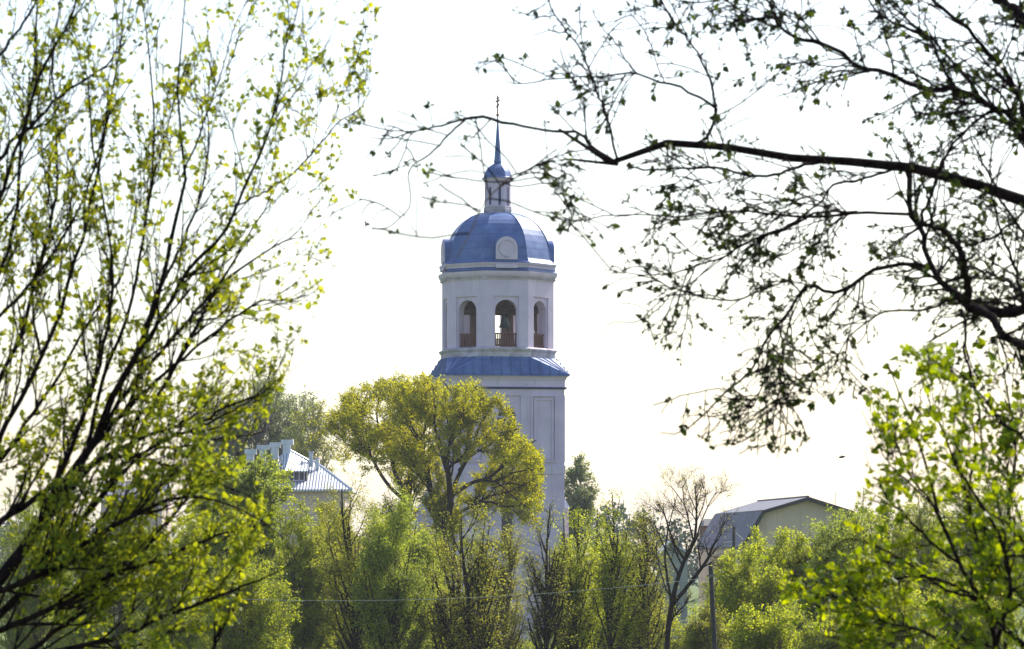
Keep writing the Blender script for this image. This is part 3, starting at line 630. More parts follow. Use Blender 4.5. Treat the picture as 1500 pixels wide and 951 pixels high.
def tree(name, label, seed, Y, bx, cx, cy, rx, ry, lm, wm='bark_brown', nl=34, n2=240, n3=1900, nleaf=12000, ls=0.11, stems=1, lean=0, ang=(1.1, 0.5),
         droop=0.05, dpt=0.9, tr=0.13, group=None, cat='tree', low=0.25, spread=0.05, twl=1.0, top=1.0, thin=0.012, leaf_t0=0.1, egg=0.0, cl=1, stub=0.5):
    """bx trunk px; crown ellipse centre (cx,cy) and radii (rx,ry) in photo px at distance Y"""
    rng = np.random.default_rng(seed); s = Y/F; c = np.array(at(cx, cy, Y)); b = np.array(at(bx, 0, Y)); b[2] = ground_z(b[0], Y)-0.1
    RX, RZ = rx*s, ry*s; RY = RX*dpt; H = c[2]+RZ-b[2]
    W = []; ST = []; 
    for k in range(stems):
        off = np.array([rng.normal()*RX*0.33, rng.normal()*RY*0.33, 0]) if stems > 1 else np.array([rng.normal()*RX*.06, 0, 0])
        topp = c+off+np.array([0, 0, RZ*(0.93 if stems == 1 else rng.uniform(0.5, 0.9))*top]); mid = b+(topp-b)*0.5; mid[:2] = b[:2]+(c[:2]+off[:2]-b[:2])*0.62
        sb = b+off*0.16*(1, 1, 0); pts = [[*sb, tr]]
        for t in (0.2, 0.4, 0.6, 0.8, 1.0):
            p = sb*(1-t)**2+2*mid*t*(1-t)+topp*t*t; p = p+rng.normal(size=3)*H*0.010*np.array([1, 1, 0.3]); pts.append([*p, tr*(1-0.9*t)+thin*.6])
        P, R = spl(pts, 16); ST.append((P, R))
    TP = np.stack([a for a, _ in ST]); TR = np.stack([r for _, r in ST]); W.append(tubes(TP, TR, 7))
    # limbs aimed at points on the crown's (lumpy) surface
    th = rng.uniform(0, 2*np.pi, nl); zz = rng.uniform(-0.85+low, 0.98, nl); sc_ = rng.uniform(0.62, 1.04, nl)
    rad = np.sqrt(np.maximum(0, 1-zz**2))*(1-egg*zz)
    tg = c+np.stack([RX*rad*np.cos(th), RY*rad*np.sin(th), RZ*zz], 1)*sc_[:, None]
    idx = rng.integers(0, stems, nl); hd = np.linalg.norm((tg-c)[:, :2], axis=1)
    zb = b[2]+H*0.12; zst = tg[:, 2]-hd*rng.normal(ang[0], 0.25, nl)-H*0.04; 
    tt = np.clip((zst-b[2])/H, low*0.6+0.06, 0.88); o, T, r = sample(TP, TR, idx, tt)
    L = np.linalg.norm(tg-o, axis=1)[:, None]; m = o+(tg-o)*0.45+np.array([0, 0, 1])*0+np.stack([(tg-o)[:, 0]*0.12, (tg-o)[:, 1]*0.12, -ang[1]*0.12*L[:, 0]], 1)
    m = m+rng.normal(size=m.shape)*L*0.05; t = np.linspace(0, 1, 9)[None, :, None]
    LP = o[:, None]*(1-t)**2+2*m[:, None]*t*(1-t)+tg[:, None]*t*t; LP[:, 1:] += np.cumsum(rng.normal(size=LP[:, 1:].shape), 1)*L[:, None]*0.008
    LR = (np.minimum(r*0.6, 0.5*tr)*np.clip(L[:, 0]/(0.5*RZ), 0.4, 1))[:, None]*(1-0.85*t[0, :, 0])[None]+thin*0.6
    W.append(tubes(LP, LR, 5))
    tl = 0.34*min(RX, RZ)*twl
    aP, aR = LP, LR
    P2, R2 = grow(rng, aP, aR, n2, 0.2, 1.0, 38, tl*1.25, 0.6, 0.06-droop, 0.10, 7, rmax=0.04, byt=0.45); W.append(tubes(P2, R2, 4))
    P3, R3 = grow(rng, P2, R2, n3, 0.1, 1.0, 36, tl*0.62, 0.65, 0.05-droop*3.0, 0.14, 5, rmax=thin*1.2, tip=0.5, byt=0.2); W.append(tubes(P3, np.maximum(R3, thin*0.5), 3))
    Lf = None
    if nleaf: Lf = [leaves(rng, P3, int(nleaf*0.85), ls, spread, leaf_t0, cl, 0.15+droop, fold=False, w=0.36), leaves(rng, P2, int(nleaf*0.15), ls, spread, 0.3, cl, 0.15, fold=False, w=0.36)]
    return emit_tree(name, tuple(b), label, cat, W, Lf, wm, lm, group)
def copy_tree(src, x, y, rz, s, label):
    r = src.copy(); COL.objects.link(r); r.location = (x, y, ground_z(x, y)-0.1); r.rotation_euler = (0, 0, rz); r.scale = (s[0], s[0], s[1]); r['label'] = label
    for ch in src.children:
        c = ch.copy(); COL.objects.link(c); c.parent = r
    return r

# ---------------------------------------------------------------- far wood on the skyline
rng = np.random.default_rng(3); W = []; Lf = []
for i in range(150):
    x = -75+i*1.25+rng.normal()*0.8; Y = 470+rng.uniform(0, 60); hpx = 64+14*math.sin(i*0.37)+rng.normal()*5 + (8 if 760 < 750+x/Y*F < 1060 else 0); h = 4.5+hpx*Y/F
    P = np.array([[[x, Y, 0], [x, Y, h*0.5], [x, Y, h]]]); W.append(tubes(P, np.array([[0.2, 0.12, 0.03]]), 4))
    nlm = 26; z = rng.uniform(0.25, 0.97, nlm)*h; a = rng.uniform(0, 6.28, nlm); con = i % 3 == 0
    rr = (1-z/h)*h*0.30+0.3 if con else np.sqrt(np.maximum(0.02, 1-((z/h-0.6)/0.42)**2))*h*0.22
    q = np.stack([np.stack([x+0*a, Y+0*a, z], 1), np.stack([x+rr*np.cos(a), Y+rr*np.sin(a), z+(rr*0.2 if not con else -rr*0.15)], 1)], 1); W.append(tubes(q, np.full((nlm, 2), 0.04), 3))
    q4_ = np.concatenate([q[:, :1], q[:, :1]*.5+q[:, 1:]*.5, q[:, 1:]], 1); Lf.append(leaves(rng, q4_, 420, 0.5, 0.28, 0.2, 1, 0.2, fold=False, w=0.4))
V, Fq = merge(W+Lf[:0]); nw = len(Fq); V, Fq = merge(W+Lf)
me = np_mesh("far_wood", V, Fq); fo = link("far_wood", me, M['l_far']); tag(fo, "hazy dark line of far trees on the skyline behind the sheds", "woodland", kind='stuff')

# ---------------------------------------------------------------- middle distance trees
# hazy birches behind
tree("weeping_birch", "broad hazy weeping birch with a dense dome, behind the zinc roofed house", 11, 330, 372, 370, 632, 104, 90, 'l_grey', 'bark_grey', nl=70, n2=900, n3=8000, nleaf=100000, ls=0.15, droop=0.10, tr=0.3, spread=0.12, thin=0.02, low=0.15)
tree("weeping_birch", "thin see-through weeping birch at the right edge of the broad hazy one", 12, 322, 462, 458, 652, 32, 72, 'l_olive', 'bark_grey', nl=30, n2=200, n3=1100, nleaf=5200, ls=0.15, droop=0.14, tr=0.16, spread=0.1, thin=0.02, twl=1.5)
tree("weeping_birch", "narrow hazy birch standing just right of the white tower", 13, 300, 846, 846, 730, 25, 62, 'l_grey', 'bark_grey', nl=36, n2=300, n3=2200, nleaf=15000, ls=0.15, droop=0.10, tr=0.16, spread=0.08, thin=0.018, twl=1.5, egg=0.2)
# olive-yellow willows before the tower: limbs traced
def traced(name, label, seed, Y, limbs, n2, n3, nleaf, ls, lm, wm, tl, spread=0.06, up=0.10, dj=0.012, n1=0, cat='tree', w=0.36, S=7, droop=0.0, cl=1, clip=None, yoff=None, a2=34, thin=0.012, t0=0.25, trunkname='trunk', crownname='crown', keep=None):
    rng = np.random.default_rng(seed); base = None; P1 = []; R1 = []
    for li, pts in enumerate(limbs):
        d0 = (0 if li == 0 else rng.normal()*dj); d1 = rng.normal()*dj; q = []
        for i, p in enumerate(pts):
            y = Y*(1+(d0*0+d1*(i/(len(pts)-1)) if li else 0)) if yoff is None else Y+yoff(p[0], p[1]); v = at(p[0], p[1], y); q.append([v.x, v.y, v.z, p[2]*Y/F])
        if li == 0: gz = ground_z(q[0][0], q[0][1]); q[0][2] = min(q[0][2], gz-0.1); base = (q[0][0], q[0][1], gz)
        P, R = spl(q, 18); P1.append(P); R1.append(R)
    P1 = np.stack(P1); R1 = np.stack(R1); W = [tubes(P1, R1, S)]
    sp = rng.normal(size=P1.shape)*0
    src = (P1, R1); allP = []
    if n1:
        Pa, Ra = grow(rng, P1, R1, n1, 0.3, 1.0, 36, tl*1.9, 0.6, up*0.6, 0.10, 8, rmax=0.07, byt=0.35, keep=keep); W.append(tubes(Pa, Ra, 5)); allP.append((Pa, Ra))
    Pb, Rb = grow(rng, *(allP[-1] if n1 else src), n2, 0.2, 1.0, a2, tl, 0.6, up, 0.12, 7, rmax=0.03, byt=0.3, keep=keep); W.append(tubes(Pb, Rb, 4))
    Pc, Rc = grow(rng, Pb, Rb, n3, 0.15, 1.0, a2, tl*0.5, 0.7, up*0.6-droop, 0.14, 5, rmax=thin*1.3, tip=0.5, byt=0.2, keep=keep); W.append(tubes(Pc, np.maximum(Rc, thin*0.5), 3))
    Lf = [leaves(rng, Pc, nleaf, ls, spread, 0.1, cl, 0.1, fold=False, w=w)]
    return emit_tree(name, base, label, cat, W, Lf, wm, lm, trunkname=trunkname, crownname=crownname)
wl_r = [[(644,1000,9),(643,900,9),(645,800,8.5),(643,765,8),(634,735,6.5),(628,705,5.5),(624,675,4),(617,650,3),(600,620,2),(585,600,1.2)],
        [(645,790,6.5),(655,760,6),(660,735,6),(657,700,5),(655,670,4),(662,640,3),(672,610,2.4),(665,580,1.6),(650,560,1)],
        [(660,735,5),(668,705,4),(680,680,3.5),(693,655,3),(700,630,2.5),(715,605,2),(722,592,1)],
        [(664,725,4),(690,708,3.4),(715,700,3),(735,685,2.6),(748,668,2),(765,665,1.5),(782,668,1)],
        [(700,703,2.6),(725,705,2.2),(745,695,2),(765,690,1.4),(796,686,1)],
        [(690,742,2.6),(715,735,2),(740,742,1.6),(770,738,1.2),(792,730,.9)], [(748,668,1.6),(770,655,1.3),(785,645,.9)], [(720,715,2),(745,708,1.6),(770,712,1.2),(795,705,.9)],
        [(646,775,4),(672,752,3.2),(690,742,3),(715,728,2.6),(740,722,2.2),(760,716,1.6),(785,712,1)],
        [(657,700,3.4),(648,670,2.8),(640,640,2.2),(636,610,1.8),(640,585,1.3),(632,562,.9)],
        [(628,705,3),(612,690,2.4),(600,668,2),(592,645,1.5),(580,632,1)],
        [(672,690,3),(690,668,2.4),(712,655,2),(730,640,1.6),(748,632,1.2),(762,628,.9)],
        [(690,655,2.4),(690,630,2),(698,600,1.6),(700,575,1.2),(690,560,.9)],
        [(715,700,2),(735,712,1.6),(760,735,1.2),(775,745,.9)]]
traced("olive_willow", "big olive yellow willow with black forked limbs right before the tower", 21, 196, [[(x, y, r*.8) for x, y, r in l] for l in wl_r], 1000, 9000, 90000, 0.10, 'l_yel', 'bark_dark', 1.15, n1=190, thin=0.011, up=0.06, keep=lambda x, y: y+np.random.default_rng(len(x)).normal(size=len(x))*5 > -4+np.interp(x, [470, 500, 540, 590, 640, 700, 735, 752, 772, 797, 800], [620, 575, 562, 549, 556, 564, 577, 600, 645, 672, 1000]))
wl_l = [[(600,1000,8),(598,900,8),(598,800,7.5),(597,740,6.5),(598,720,6),(603,690,4.5),(604,660,3.8),(598,630,2.6),(600,600,1.8),(610,570,1.2),(605,552,.9)],
        [(597,745,5),(588,715,4.2),(577,690,3.6),(572,665,3),(560,645,2.3),(552,610,1.6),(556,580,1)],
        [(594,735,4),(570,712,3.4),(555,690,3.2),(543,668,2.6),(530,650,2),(517,630,1.6),(505,610,1.1),(497,600,.8)],
        [(604,660,2.6),(618,640,2),(625,610,1.6),(632,585,1.1)],[(572,665,2.2),(580,635,1.8),(585,605,1.4),(578,575,1)],
        [(543,668,1.8),(538,640,1.5),(528,600,1.1),(522,580,.8)],[(530,650,1.5),(512,652,1.2),(498,640,.8)],[(598,630,1.8),(583,600,1.4),(570,570,1)]]
traced("olive_willow", "slimmer olive willow left of the big one, dark limbs open to the sky", 22, 203, [[(x, y, r*.8) for x, y, r in l] for l in wl_l], 760, 6000, 42000, 0.095, 'l_yel', 'bark_dark', 1.1, n1=110, thin=0.011, up=0.06, keep=lambda x, y: y+np.random.default_rng(len(x)).normal(size=len(x))*5 > -4+np.interp(x, [470, 500, 540, 590, 640, 700, 735, 752, 772, 797, 800], [620, 575, 562, 549, 556, 564, 577, 600, 645, 672, 1000]))
# round green tree on the left
tree("round_green_tree", "dense rounded fresh green tree hiding the left part of the zinc roofed house", 31, 150, 356, 355, 754, 76, 88, 'l_bright', 'bark_brown', nl=70, n2=700, n3=4600, nleaf=80000, ls=0.10, tr=0.16, low=0.05, spread=0.06)
# rows of slender alders and birches
G = "slender alders and birches in the middle row"
spec = [ # bx, cx, cy, rx, ry, leafmat, wood, nleaf, stems, Y, label
 (488,486,835,34,118,'l_olive','bark_brown',9000,1,148,"olive young tree at the left foot of the slim willow, beside the round green tree"),
 (524,520,812,48,116,'l_olive','bark_dark',8500,2,140,"twin-stemmed brownish olive alder below the zinc roof's right end"),
 (566,574,822,54,110,'l_bright','bark_dark',20000,2,136,"leafy bright green birch, the lightest of the slender row"),
 (606,606,850,34,92,'l_bright','bark_brown',12000,1,142,"small bright green tree below the slim willow's trunk"),
 (656,660,858,46,118,'l_olive','bark_dark',3600,2,140,"nearly bare brown alder in front of the big willow's trunk"),
 (705,704,850,42,116,'l_olive','bark_dark',3400,2,138,"brown twiggy alder under the right half of the big willow"),
 (694,690,870,34,94,'l_green','bark_brown',4200,1,146,"short half-leafed alder between the two brown twiggy ones"),
 (744,742,866,34,104,'l_olive','bark_brown',4500,1,142,"yellowish green young tree below the tower's arched base window"),
 (797,797,840,36,108,'l_olive','bark_dark',1600,1,137,"nearly bare thin tree before the tower's white base"),
 (818,826,856,26,106,'l_green','bark_dark',3200,1,143,"thin green tree crossing the right corner of the tower base"),
 (843,848,846,34,100,'l_green','bark_dark',7000,1,139,"half-leafed green alder just right of the tower"),
 (868,874,842,30,104,'l_green','bark_dark',5200,1,144,"narrow green tree below the hazy narrow birch"),
 (890,902,832,32,116,'l_green','bark_dark',4600,1,137,"tallest narrow alder, spiky top against white sky right of the tower"),
 (920,918,854,34,106,'l_olive','bark_dark',3600,1,146,"brownish thin tree right of the tallest narrow alder"),
 (628,632,866,36,100,'l_green','bark_brown',7000,1,149,"green young tree left of the nearly bare brown alder"),
 (546,545,850,34,108,'l_olive','bark_brown',6000,1,150,"olive young tree between the twin-stemmed alder and the bright birch"),
 (946,946,854,38,106,'l_olive','bark_dark',4200,1,138,"brown leafing alder left of the bare many-stemmed tree"),
]
for i, (bx, cx, cy, rx, ry, lm, wm, nf, st, Y, lab) in enumerate(spec):
    tree("slender_alder", lab, 100+i, Y, bx, cx, cy, rx, ry, lm, wm, nl=40, n2=230, n3=1250, nleaf=int(nf*2.6), ls=0.062, stems=st, tr=0.115, ang=(2.0, 0.5), low=0.05, spread=0.10, twl=1.7, group=G, egg=0.28, thin=0.009, dpt=1.0)
# bare multi-stemmed tree, traced
bare = [[(975,1000,8),(978,930,7.5),(985,880,7),(992,850,6),(1003,820,5),(1016,795,4.2),(1020,765,3.4),(1020,735,2.6),(1018,712,1.4)],
        [(985,885,6),(1000,868,5.5),(1018,845,5),(1036,820,4.2),(1044,800,3.2),(1052,790,2.4)],
        [(1003,820,3.6),(990,800,3),(980,775,2.4),(972,750,1.8),(962,735,1.1)],
        [(984,885,4),(978,850,3.4),(974,815,2.8),(978,780,2),(985,750,1.4),(992,725,.9)],
        [(1006,815,3),(1020,790,2.4),(1025,770,1.8),(1038,740,1.4),(1048,722,.9)],
        [(1016,795,2.6),(1008,760,2),(1002,735,1.5),(1000,712,.9)],[(1020,765,2),(1030,740,1.5),(1034,718,.9)],
        [(996,845,3),(985,825,2.4),(968,790,1.8),(958,765,1.2)],[(985,880,3),(975,860,2),(966,830,1.4),(960,800,1)],[(1020,750,1.6),(1010,725,1.1),(1006,712,.8)],
        [(1003,740,1.4),(985,715,1.1),(978,712,.8)]]
traced("many_stemmed_tree", "bare many-stemmed dark tree with a fine twiggy top beside the leaning pole", 41, 131, [[(x, y, r*.55) for x, y, r in l] for l in bare], 300, 1900, 900, 0.05, 'l_olive', 'bark_dark', 0.62, n1=40, thin=0.008, up=0.05)
# bushes
GB = "leafy bushes on the far bank"
bs = [ # cx, cy, rx, ry, Y, lm, nleaf, label
 (1092,905,70,106,122,'l_green',30000,"round green bush right behind the leaning pole"),
 (1126,880,56,92,136,'l_green',24000,"green bush filling the gap below the gambrel roof's left slope"),
 (1162,870,66,98,130,'l_green',30000,"green bush under the gambrel house's left wall"),
 (1234,850,74,108,128,'l_bright',32000,"tallest bright green bush, before the beige gable"),
 (1290,846,60,108,140,'l_green',26000,"green bush right of the beige gable"),
 (1352,830,60,112,150,'l_green',26000,"tall grey green tree behind the right sapling, left one of two"),
 (1440,800,80,140,158,'l_bright',34000,"biggest hazy green tree behind the right sapling, at the frame's right edge"),
 (1130,965,66,78,108,'l_green',26000,"low green bush at the bottom edge under the leaning pole"),
 (1225,968,70,84,106,'l_green',26000,"low green bush at the bottom edge below the bright one"),
 (1320,960,66,96,110,'l_green',24000,"green bush at the bottom edge, left of the sapling's stem"),
 (1425,950,74,110,114,'l_green',26000,"green bush at the bottom edge behind the sapling's stem"),
 (1066,885,34,82,150,'l_olive',12000,"olive shrub between the bare many-stemmed tree and the gambrel house"),
 (1035,955,40,66,118,'l_olive',12000,"low olive shrub at the foot of the bare many-stemmed tree"),
 (960,950,60,62,150,'l_green',16000,"low green shrub among the thin alder stems"),
 (870,952,60,60,152,'l_bright',15000,"low bright shrub right of the tower's foot"),
 (770,978,60,50,150,'l_bright',13000,"low light green shrub in front of the tower's foot"),
 (680,945,58,72,152,'l_green',15000,"low green shrub below the big willow"),
 (600,940,62,80,150,'l_green',19000,"green shrub under the bright birch"),
 (520,945,60,84,152,'l_olive',17000,"olive shrub under the twin-stemmed alder"),
 (446,846,58,120,146,'l_green',30000,"green bushy tree right of the willow's lowest branch tips"),
 (486,856,46,116,156,'l_olive',22000,"olive leafy bush in front of the zinc roofed house's pale wall"),
 (360,905,74,112,126,'l_green',26000,"green bush below the round green tree"),
 (270,880,70,128,130,'l_green',26000,"green bush behind the left willow, left of the round tree"),
 (165,880,76,140,134,'l_bright',26000,"light green bush behind the left willow's thick stem"),
 (60,860,86,160,138,'l_bright',28000,"light green tree behind the willow at the frame's left edge"),
 (330,800,40,70,128,'l_bright',9000,"small bright bush below the hazy birch, behind the willow leaves"),
]
for i, (cx, cy, rx, ry, Y, lm, nf, lab) in enumerate(bs):
    tree("leafy_bush", lab, 200+i, Y, cx, cx, cy, rx, ry, lm, 'bark_brown', nl=80, n2=650, n3=3800, nleaf=int(nf*2.3), ls=0.066, stems=5, tr=0.045, ang=(1.3, 0.4), low=0.0, spread=0.05, twl=1.1, group=GB, cat='bush', thin=0.009, dpt=0.8)
# sparse light saplings above the bushes
for i, (cx, cy, rx, ry, Y, lab) in enumerate(((1224,775,14,58,150,"thin pale sapling rising above the roofline right of the beige gable"),(1262,775,24,66,152,"wider pale sapling, second one right of the beige gable"),(1300,765,16,66,154,"pale sapling, third one right of the beige gable"))):
    tree("pale_sapling", lab, 300+i, Y, cx, cx, cy, rx, ry, 'l_bright', 'bark_grey', nl=20, n2=90, n3=420, nleaf=2400, ls=0.08, tr=0.04, ang=(1.6, 0.4), low=0.0, twl=1.6, group="pale saplings above the bushes", cat='sapling', thin=0.008)

# ---------------------------------------------------------------- foreground trees, traced branch by branch
def fg(name, label, cat, seed, Y, limbs, n1, n2, n3, nleaf, l1, l2, l3, ls, lm, dj, up, droop, thin, cl, tip, Kp=26, rm=1.0, keep=None, wz=None, spread=0.01, a1=40, t0=0.1, extra=None, w=0.4):
    rng = np.random.default_rng(seed); P1 = []; R1 = []; base = None
    for li, pts in enumerate(limbs):
        d0 = rng.normal()*dj if li else 0; d1 = rng.normal()*dj; q = []
        for i, p in enumerate(pts):
            dep = Y+(p[3] if len(p) > 3 else 0)+(d1*i/(len(pts)-1) if li else 0)
            v = at(p[0], p[1], dep); q.append([v.x, v.y, v.z, p[2]*rm*dep/F])
        if li == 0: gz = ground_z(q[0][0], q[0][1]); q[0][2] = gz-0.1; base = (q[0][0], q[0][1], gz)
        P, R = spl(q, Kp); L = plen(P[None])[0]; P[1:] += np.cumsum(rng.normal(size=P[1:].shape), 0)*L*0.0005+rng.normal(size=P[1:].shape)*np.minimum(0.0035, R[1:, None]*0.5); P1.append(P); R1.append(R)
    P1 = np.stack(P1); R1 = np.stack(R1); W = [tubes(P1, R1, 8)]
    keepf = keep; keep = slice(1, None)
    Pa, Ra = grow(rng, P1[keep], R1[keep], n1, t0, 1.0, a1, l1, 0.55, up, 0.10, 9, rmax=0.006, byt=0.25, keep=keepf, rel=0.7); W.append(tubes(Pa, np.maximum(Ra, thin*.8), 5))
    Pb, Rb = grow(rng, np.concatenate([Pa]), np.concatenate([Ra]), n2, 0.1, 1.0, a1, l2, 0.7, up*0.8-droop, 0.14, 7, rmax=0.003, byt=0.25, keep=keepf); W.append(tubes(Pb, np.maximum(Rb, thin*.6), 4))
    Pc, Rc = grow(rng, Pb, Rb, n3, 0.1, 1.0, a1, l3, 0.8, up*0.5-droop, 0.16, 5, rmax=0.002, tip=0.5, byt=0.2, keep=keepf); W.append(tubes(Pc, np.maximum(Rc, thin*.5), 4))
    Lf = [leaves(rng, Pc, int(nleaf*0.5), ls, spread, 0.2, cl, 0.1, w=w, tip=tip, wz=wz), leaves(rng, Pb, int(nleaf*0.35), ls, spread, 0.2, cl, 0.1, w=w, tip=tip, wz=wz), leaves(rng, Pa, int(nleaf*0.15), ls, spread, 0.4, cl, 0.1, w=w, tip=tip, wz=wz)]
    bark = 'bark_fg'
    return emit_tree(name, base, label, cat, W, Lf, bark, lm, trunkname="branches", crownname="foliage")
left = [
 [(-330,1450,22),(-200,1150,20),(-100,980,17),(-30,880,14),(15,816,12),(46,783,11),(70,749,10),(98,700,10),(113,678,9),(135,645,8),(144,636,7.5),(159,590,7),(182,545,6.5),(197,515,6),(212,477,5.2),(227,439,4.8),(239,386,4.4),(246,348,4.2),(250,333,4),(265,280,3.4),(273,235,3),(265,197,2.6),(261,159,2.3),(257,114,2),(261,57,1.6),(265,-10,1.2)],
 [(-100,1000,12),(0,902,8),(31,869,7.5),(61,823,7),(89,792,6.6),(117,761,6),(144,727,5.6),(172,691,5),(200,640,4.6),(225,590,4.2),(250,545,3.8),(285,480,3.4),(320,420,2.8),(350,370,2.2),(372,330,1.6),(395,300,1.1)],
 [(140,640,5),(159,590,4.8),(195,530,4.6),(230,480,4.4),(265,415,4),(288,386,4),(322,352,3.6),(348,303,3.2),(371,250,2.9),(401,178,2.4),(413,114,1.9),(416,76,1.5),(430,40,1.2),(440,-5,.9)],
 [(350,300,2.3),(375,288,2.1),(397,276,2),(439,242,1.9),(473,204,1.6),(496,178,1.4),(526,159,1.1),(545,125,.8)],
 [(401,178,1.6),(420,150,1.4),(435,132,1.3),(447,110,1.1),(449,68,1),(441,50,.8)],
 [(265,260,2.2),(288,210,2),(310,144,1.7),(326,98,1.4),(341,42,1.2),(363,-5,.9)],
 [(-60,990,7),(30,965,6),(107,948,5),(184,930,4),(230,905,3.6),(291,884,3.2),(353,859,2.4),(399,841,1.5),(425,825,.9)],
 [(70,760,5),(130,690,4.6),(180,655,4),(240,630,3.2),(295,618,2.6),(330,597,2.3),(363,586,2),(385,577,1.4),(400,570,1)],
 [(150,700,4),(215,660,3.4),(256,640,3),(308,621,2.4),(349,599,2),(371,586,1.6),(388,566,1.1)],
 [(150,720,4),(220,662,3.2),(262,655,2.6),(295,651,2.3),(336,640,2),(371,638,1.7),(388,627,1.4),(390,602,1)],
 [(-120,620,6),(-40,420,5),(0,300,4),(30,200,3.5),(60,110,3),(100,30,2.4),(120,-30,2)],
 [(-60,350,5),(0,232,4),(40,190,3.6),(90,140,3),(150,100,2.2),(185,62,1.4)],
 [(-80,860,8),(-30,700,6),(20,600,5),(70,500,4.2),(100,400,3.6),(130,300,3),(150,200,2.4),(170,80,1.8),(178,-10,1.2)],
 [(-60,720,6),(0,560,4.6),(40,470,4),(60,380,3.5),(80,300,3),(84,200,2.4),(78,90,1.8),(90,-10,1.2)],
 [(95,720,5),(120,690,4.6),(150,560,4),(190,450,3.4),(210,330,2.8),(225,200,2.2),(215,60,1.5),(205,-10,1.1)],
 [(-60,560,5),(-10,430,4),(20,330,3.4),(28,230,3),(45,120,2.4),(52,0,1.8)],
 [(46,783,6),(90,690,5),(125,600,4.2),(150,520,3.6),(165,430,3),(160,330,2.4),(140,220,1.9),(130,110,1.4)],
 [(98,700,5),(150,640,4.6),(200,585,4),(260,530,3.4),(310,490,2.8),(350,460,2.2),(385,440,1.6),(425,455,1)],
 [(144,640,5),(190,570,4.4),(240,510,3.8),(290,450,3.2),(340,400,2.6),(385,370,2),(420,350,1.5),(450,345,1)],
 [(212,477,4),(235,420,3.4),(270,350,2.9),(295,280,2.4),(305,215,1.9),(303,150,1.4),(312,90,1)],
 [(-50,800,7),(30,745,6),(100,700,5),(170,670,4),(240,680,3),(300,700,2.2),(350,720,1.5),(390,735,1)],
 [(-60,880,7),(40,850,6),(120,800,5),(190,760,4.2),(260,730,3.2),(320,735,2.2),(380,760,1.5),(420,790,1)],
 [(-60,940,7),(60,900,5.5),(150,850,4.4),(230,820,3.4),(300,790,2.6),(360,775,1.8),(405,765,1)],
 [(-40,1010,6),(60,940,5),(130,890,4),(190,830,3.4),(240,770,2.8),(285,720,2.2),(330,690,1.6),(350,660,1)],
 [(-80,520,5),(-20,480,4),(40,420,3.4),(90,350,2.8),(130,270,2.2),(155,180,1.6),(190,120,1.1)],
 [(-60,130,4),(-10,90,3.4),(30,40,2.8),(60,-10,2.2)],
 [(300,990,4),(320,930,3.4),(345,880,2.6),(352,830,1.8),(350,770,1.1)],
 [(-50,700,5),(10,660,4.4),(50,600,3.8),(80,560,3.2),(130,470,2.6),(180,400,2),(200,300,1.4)],
]
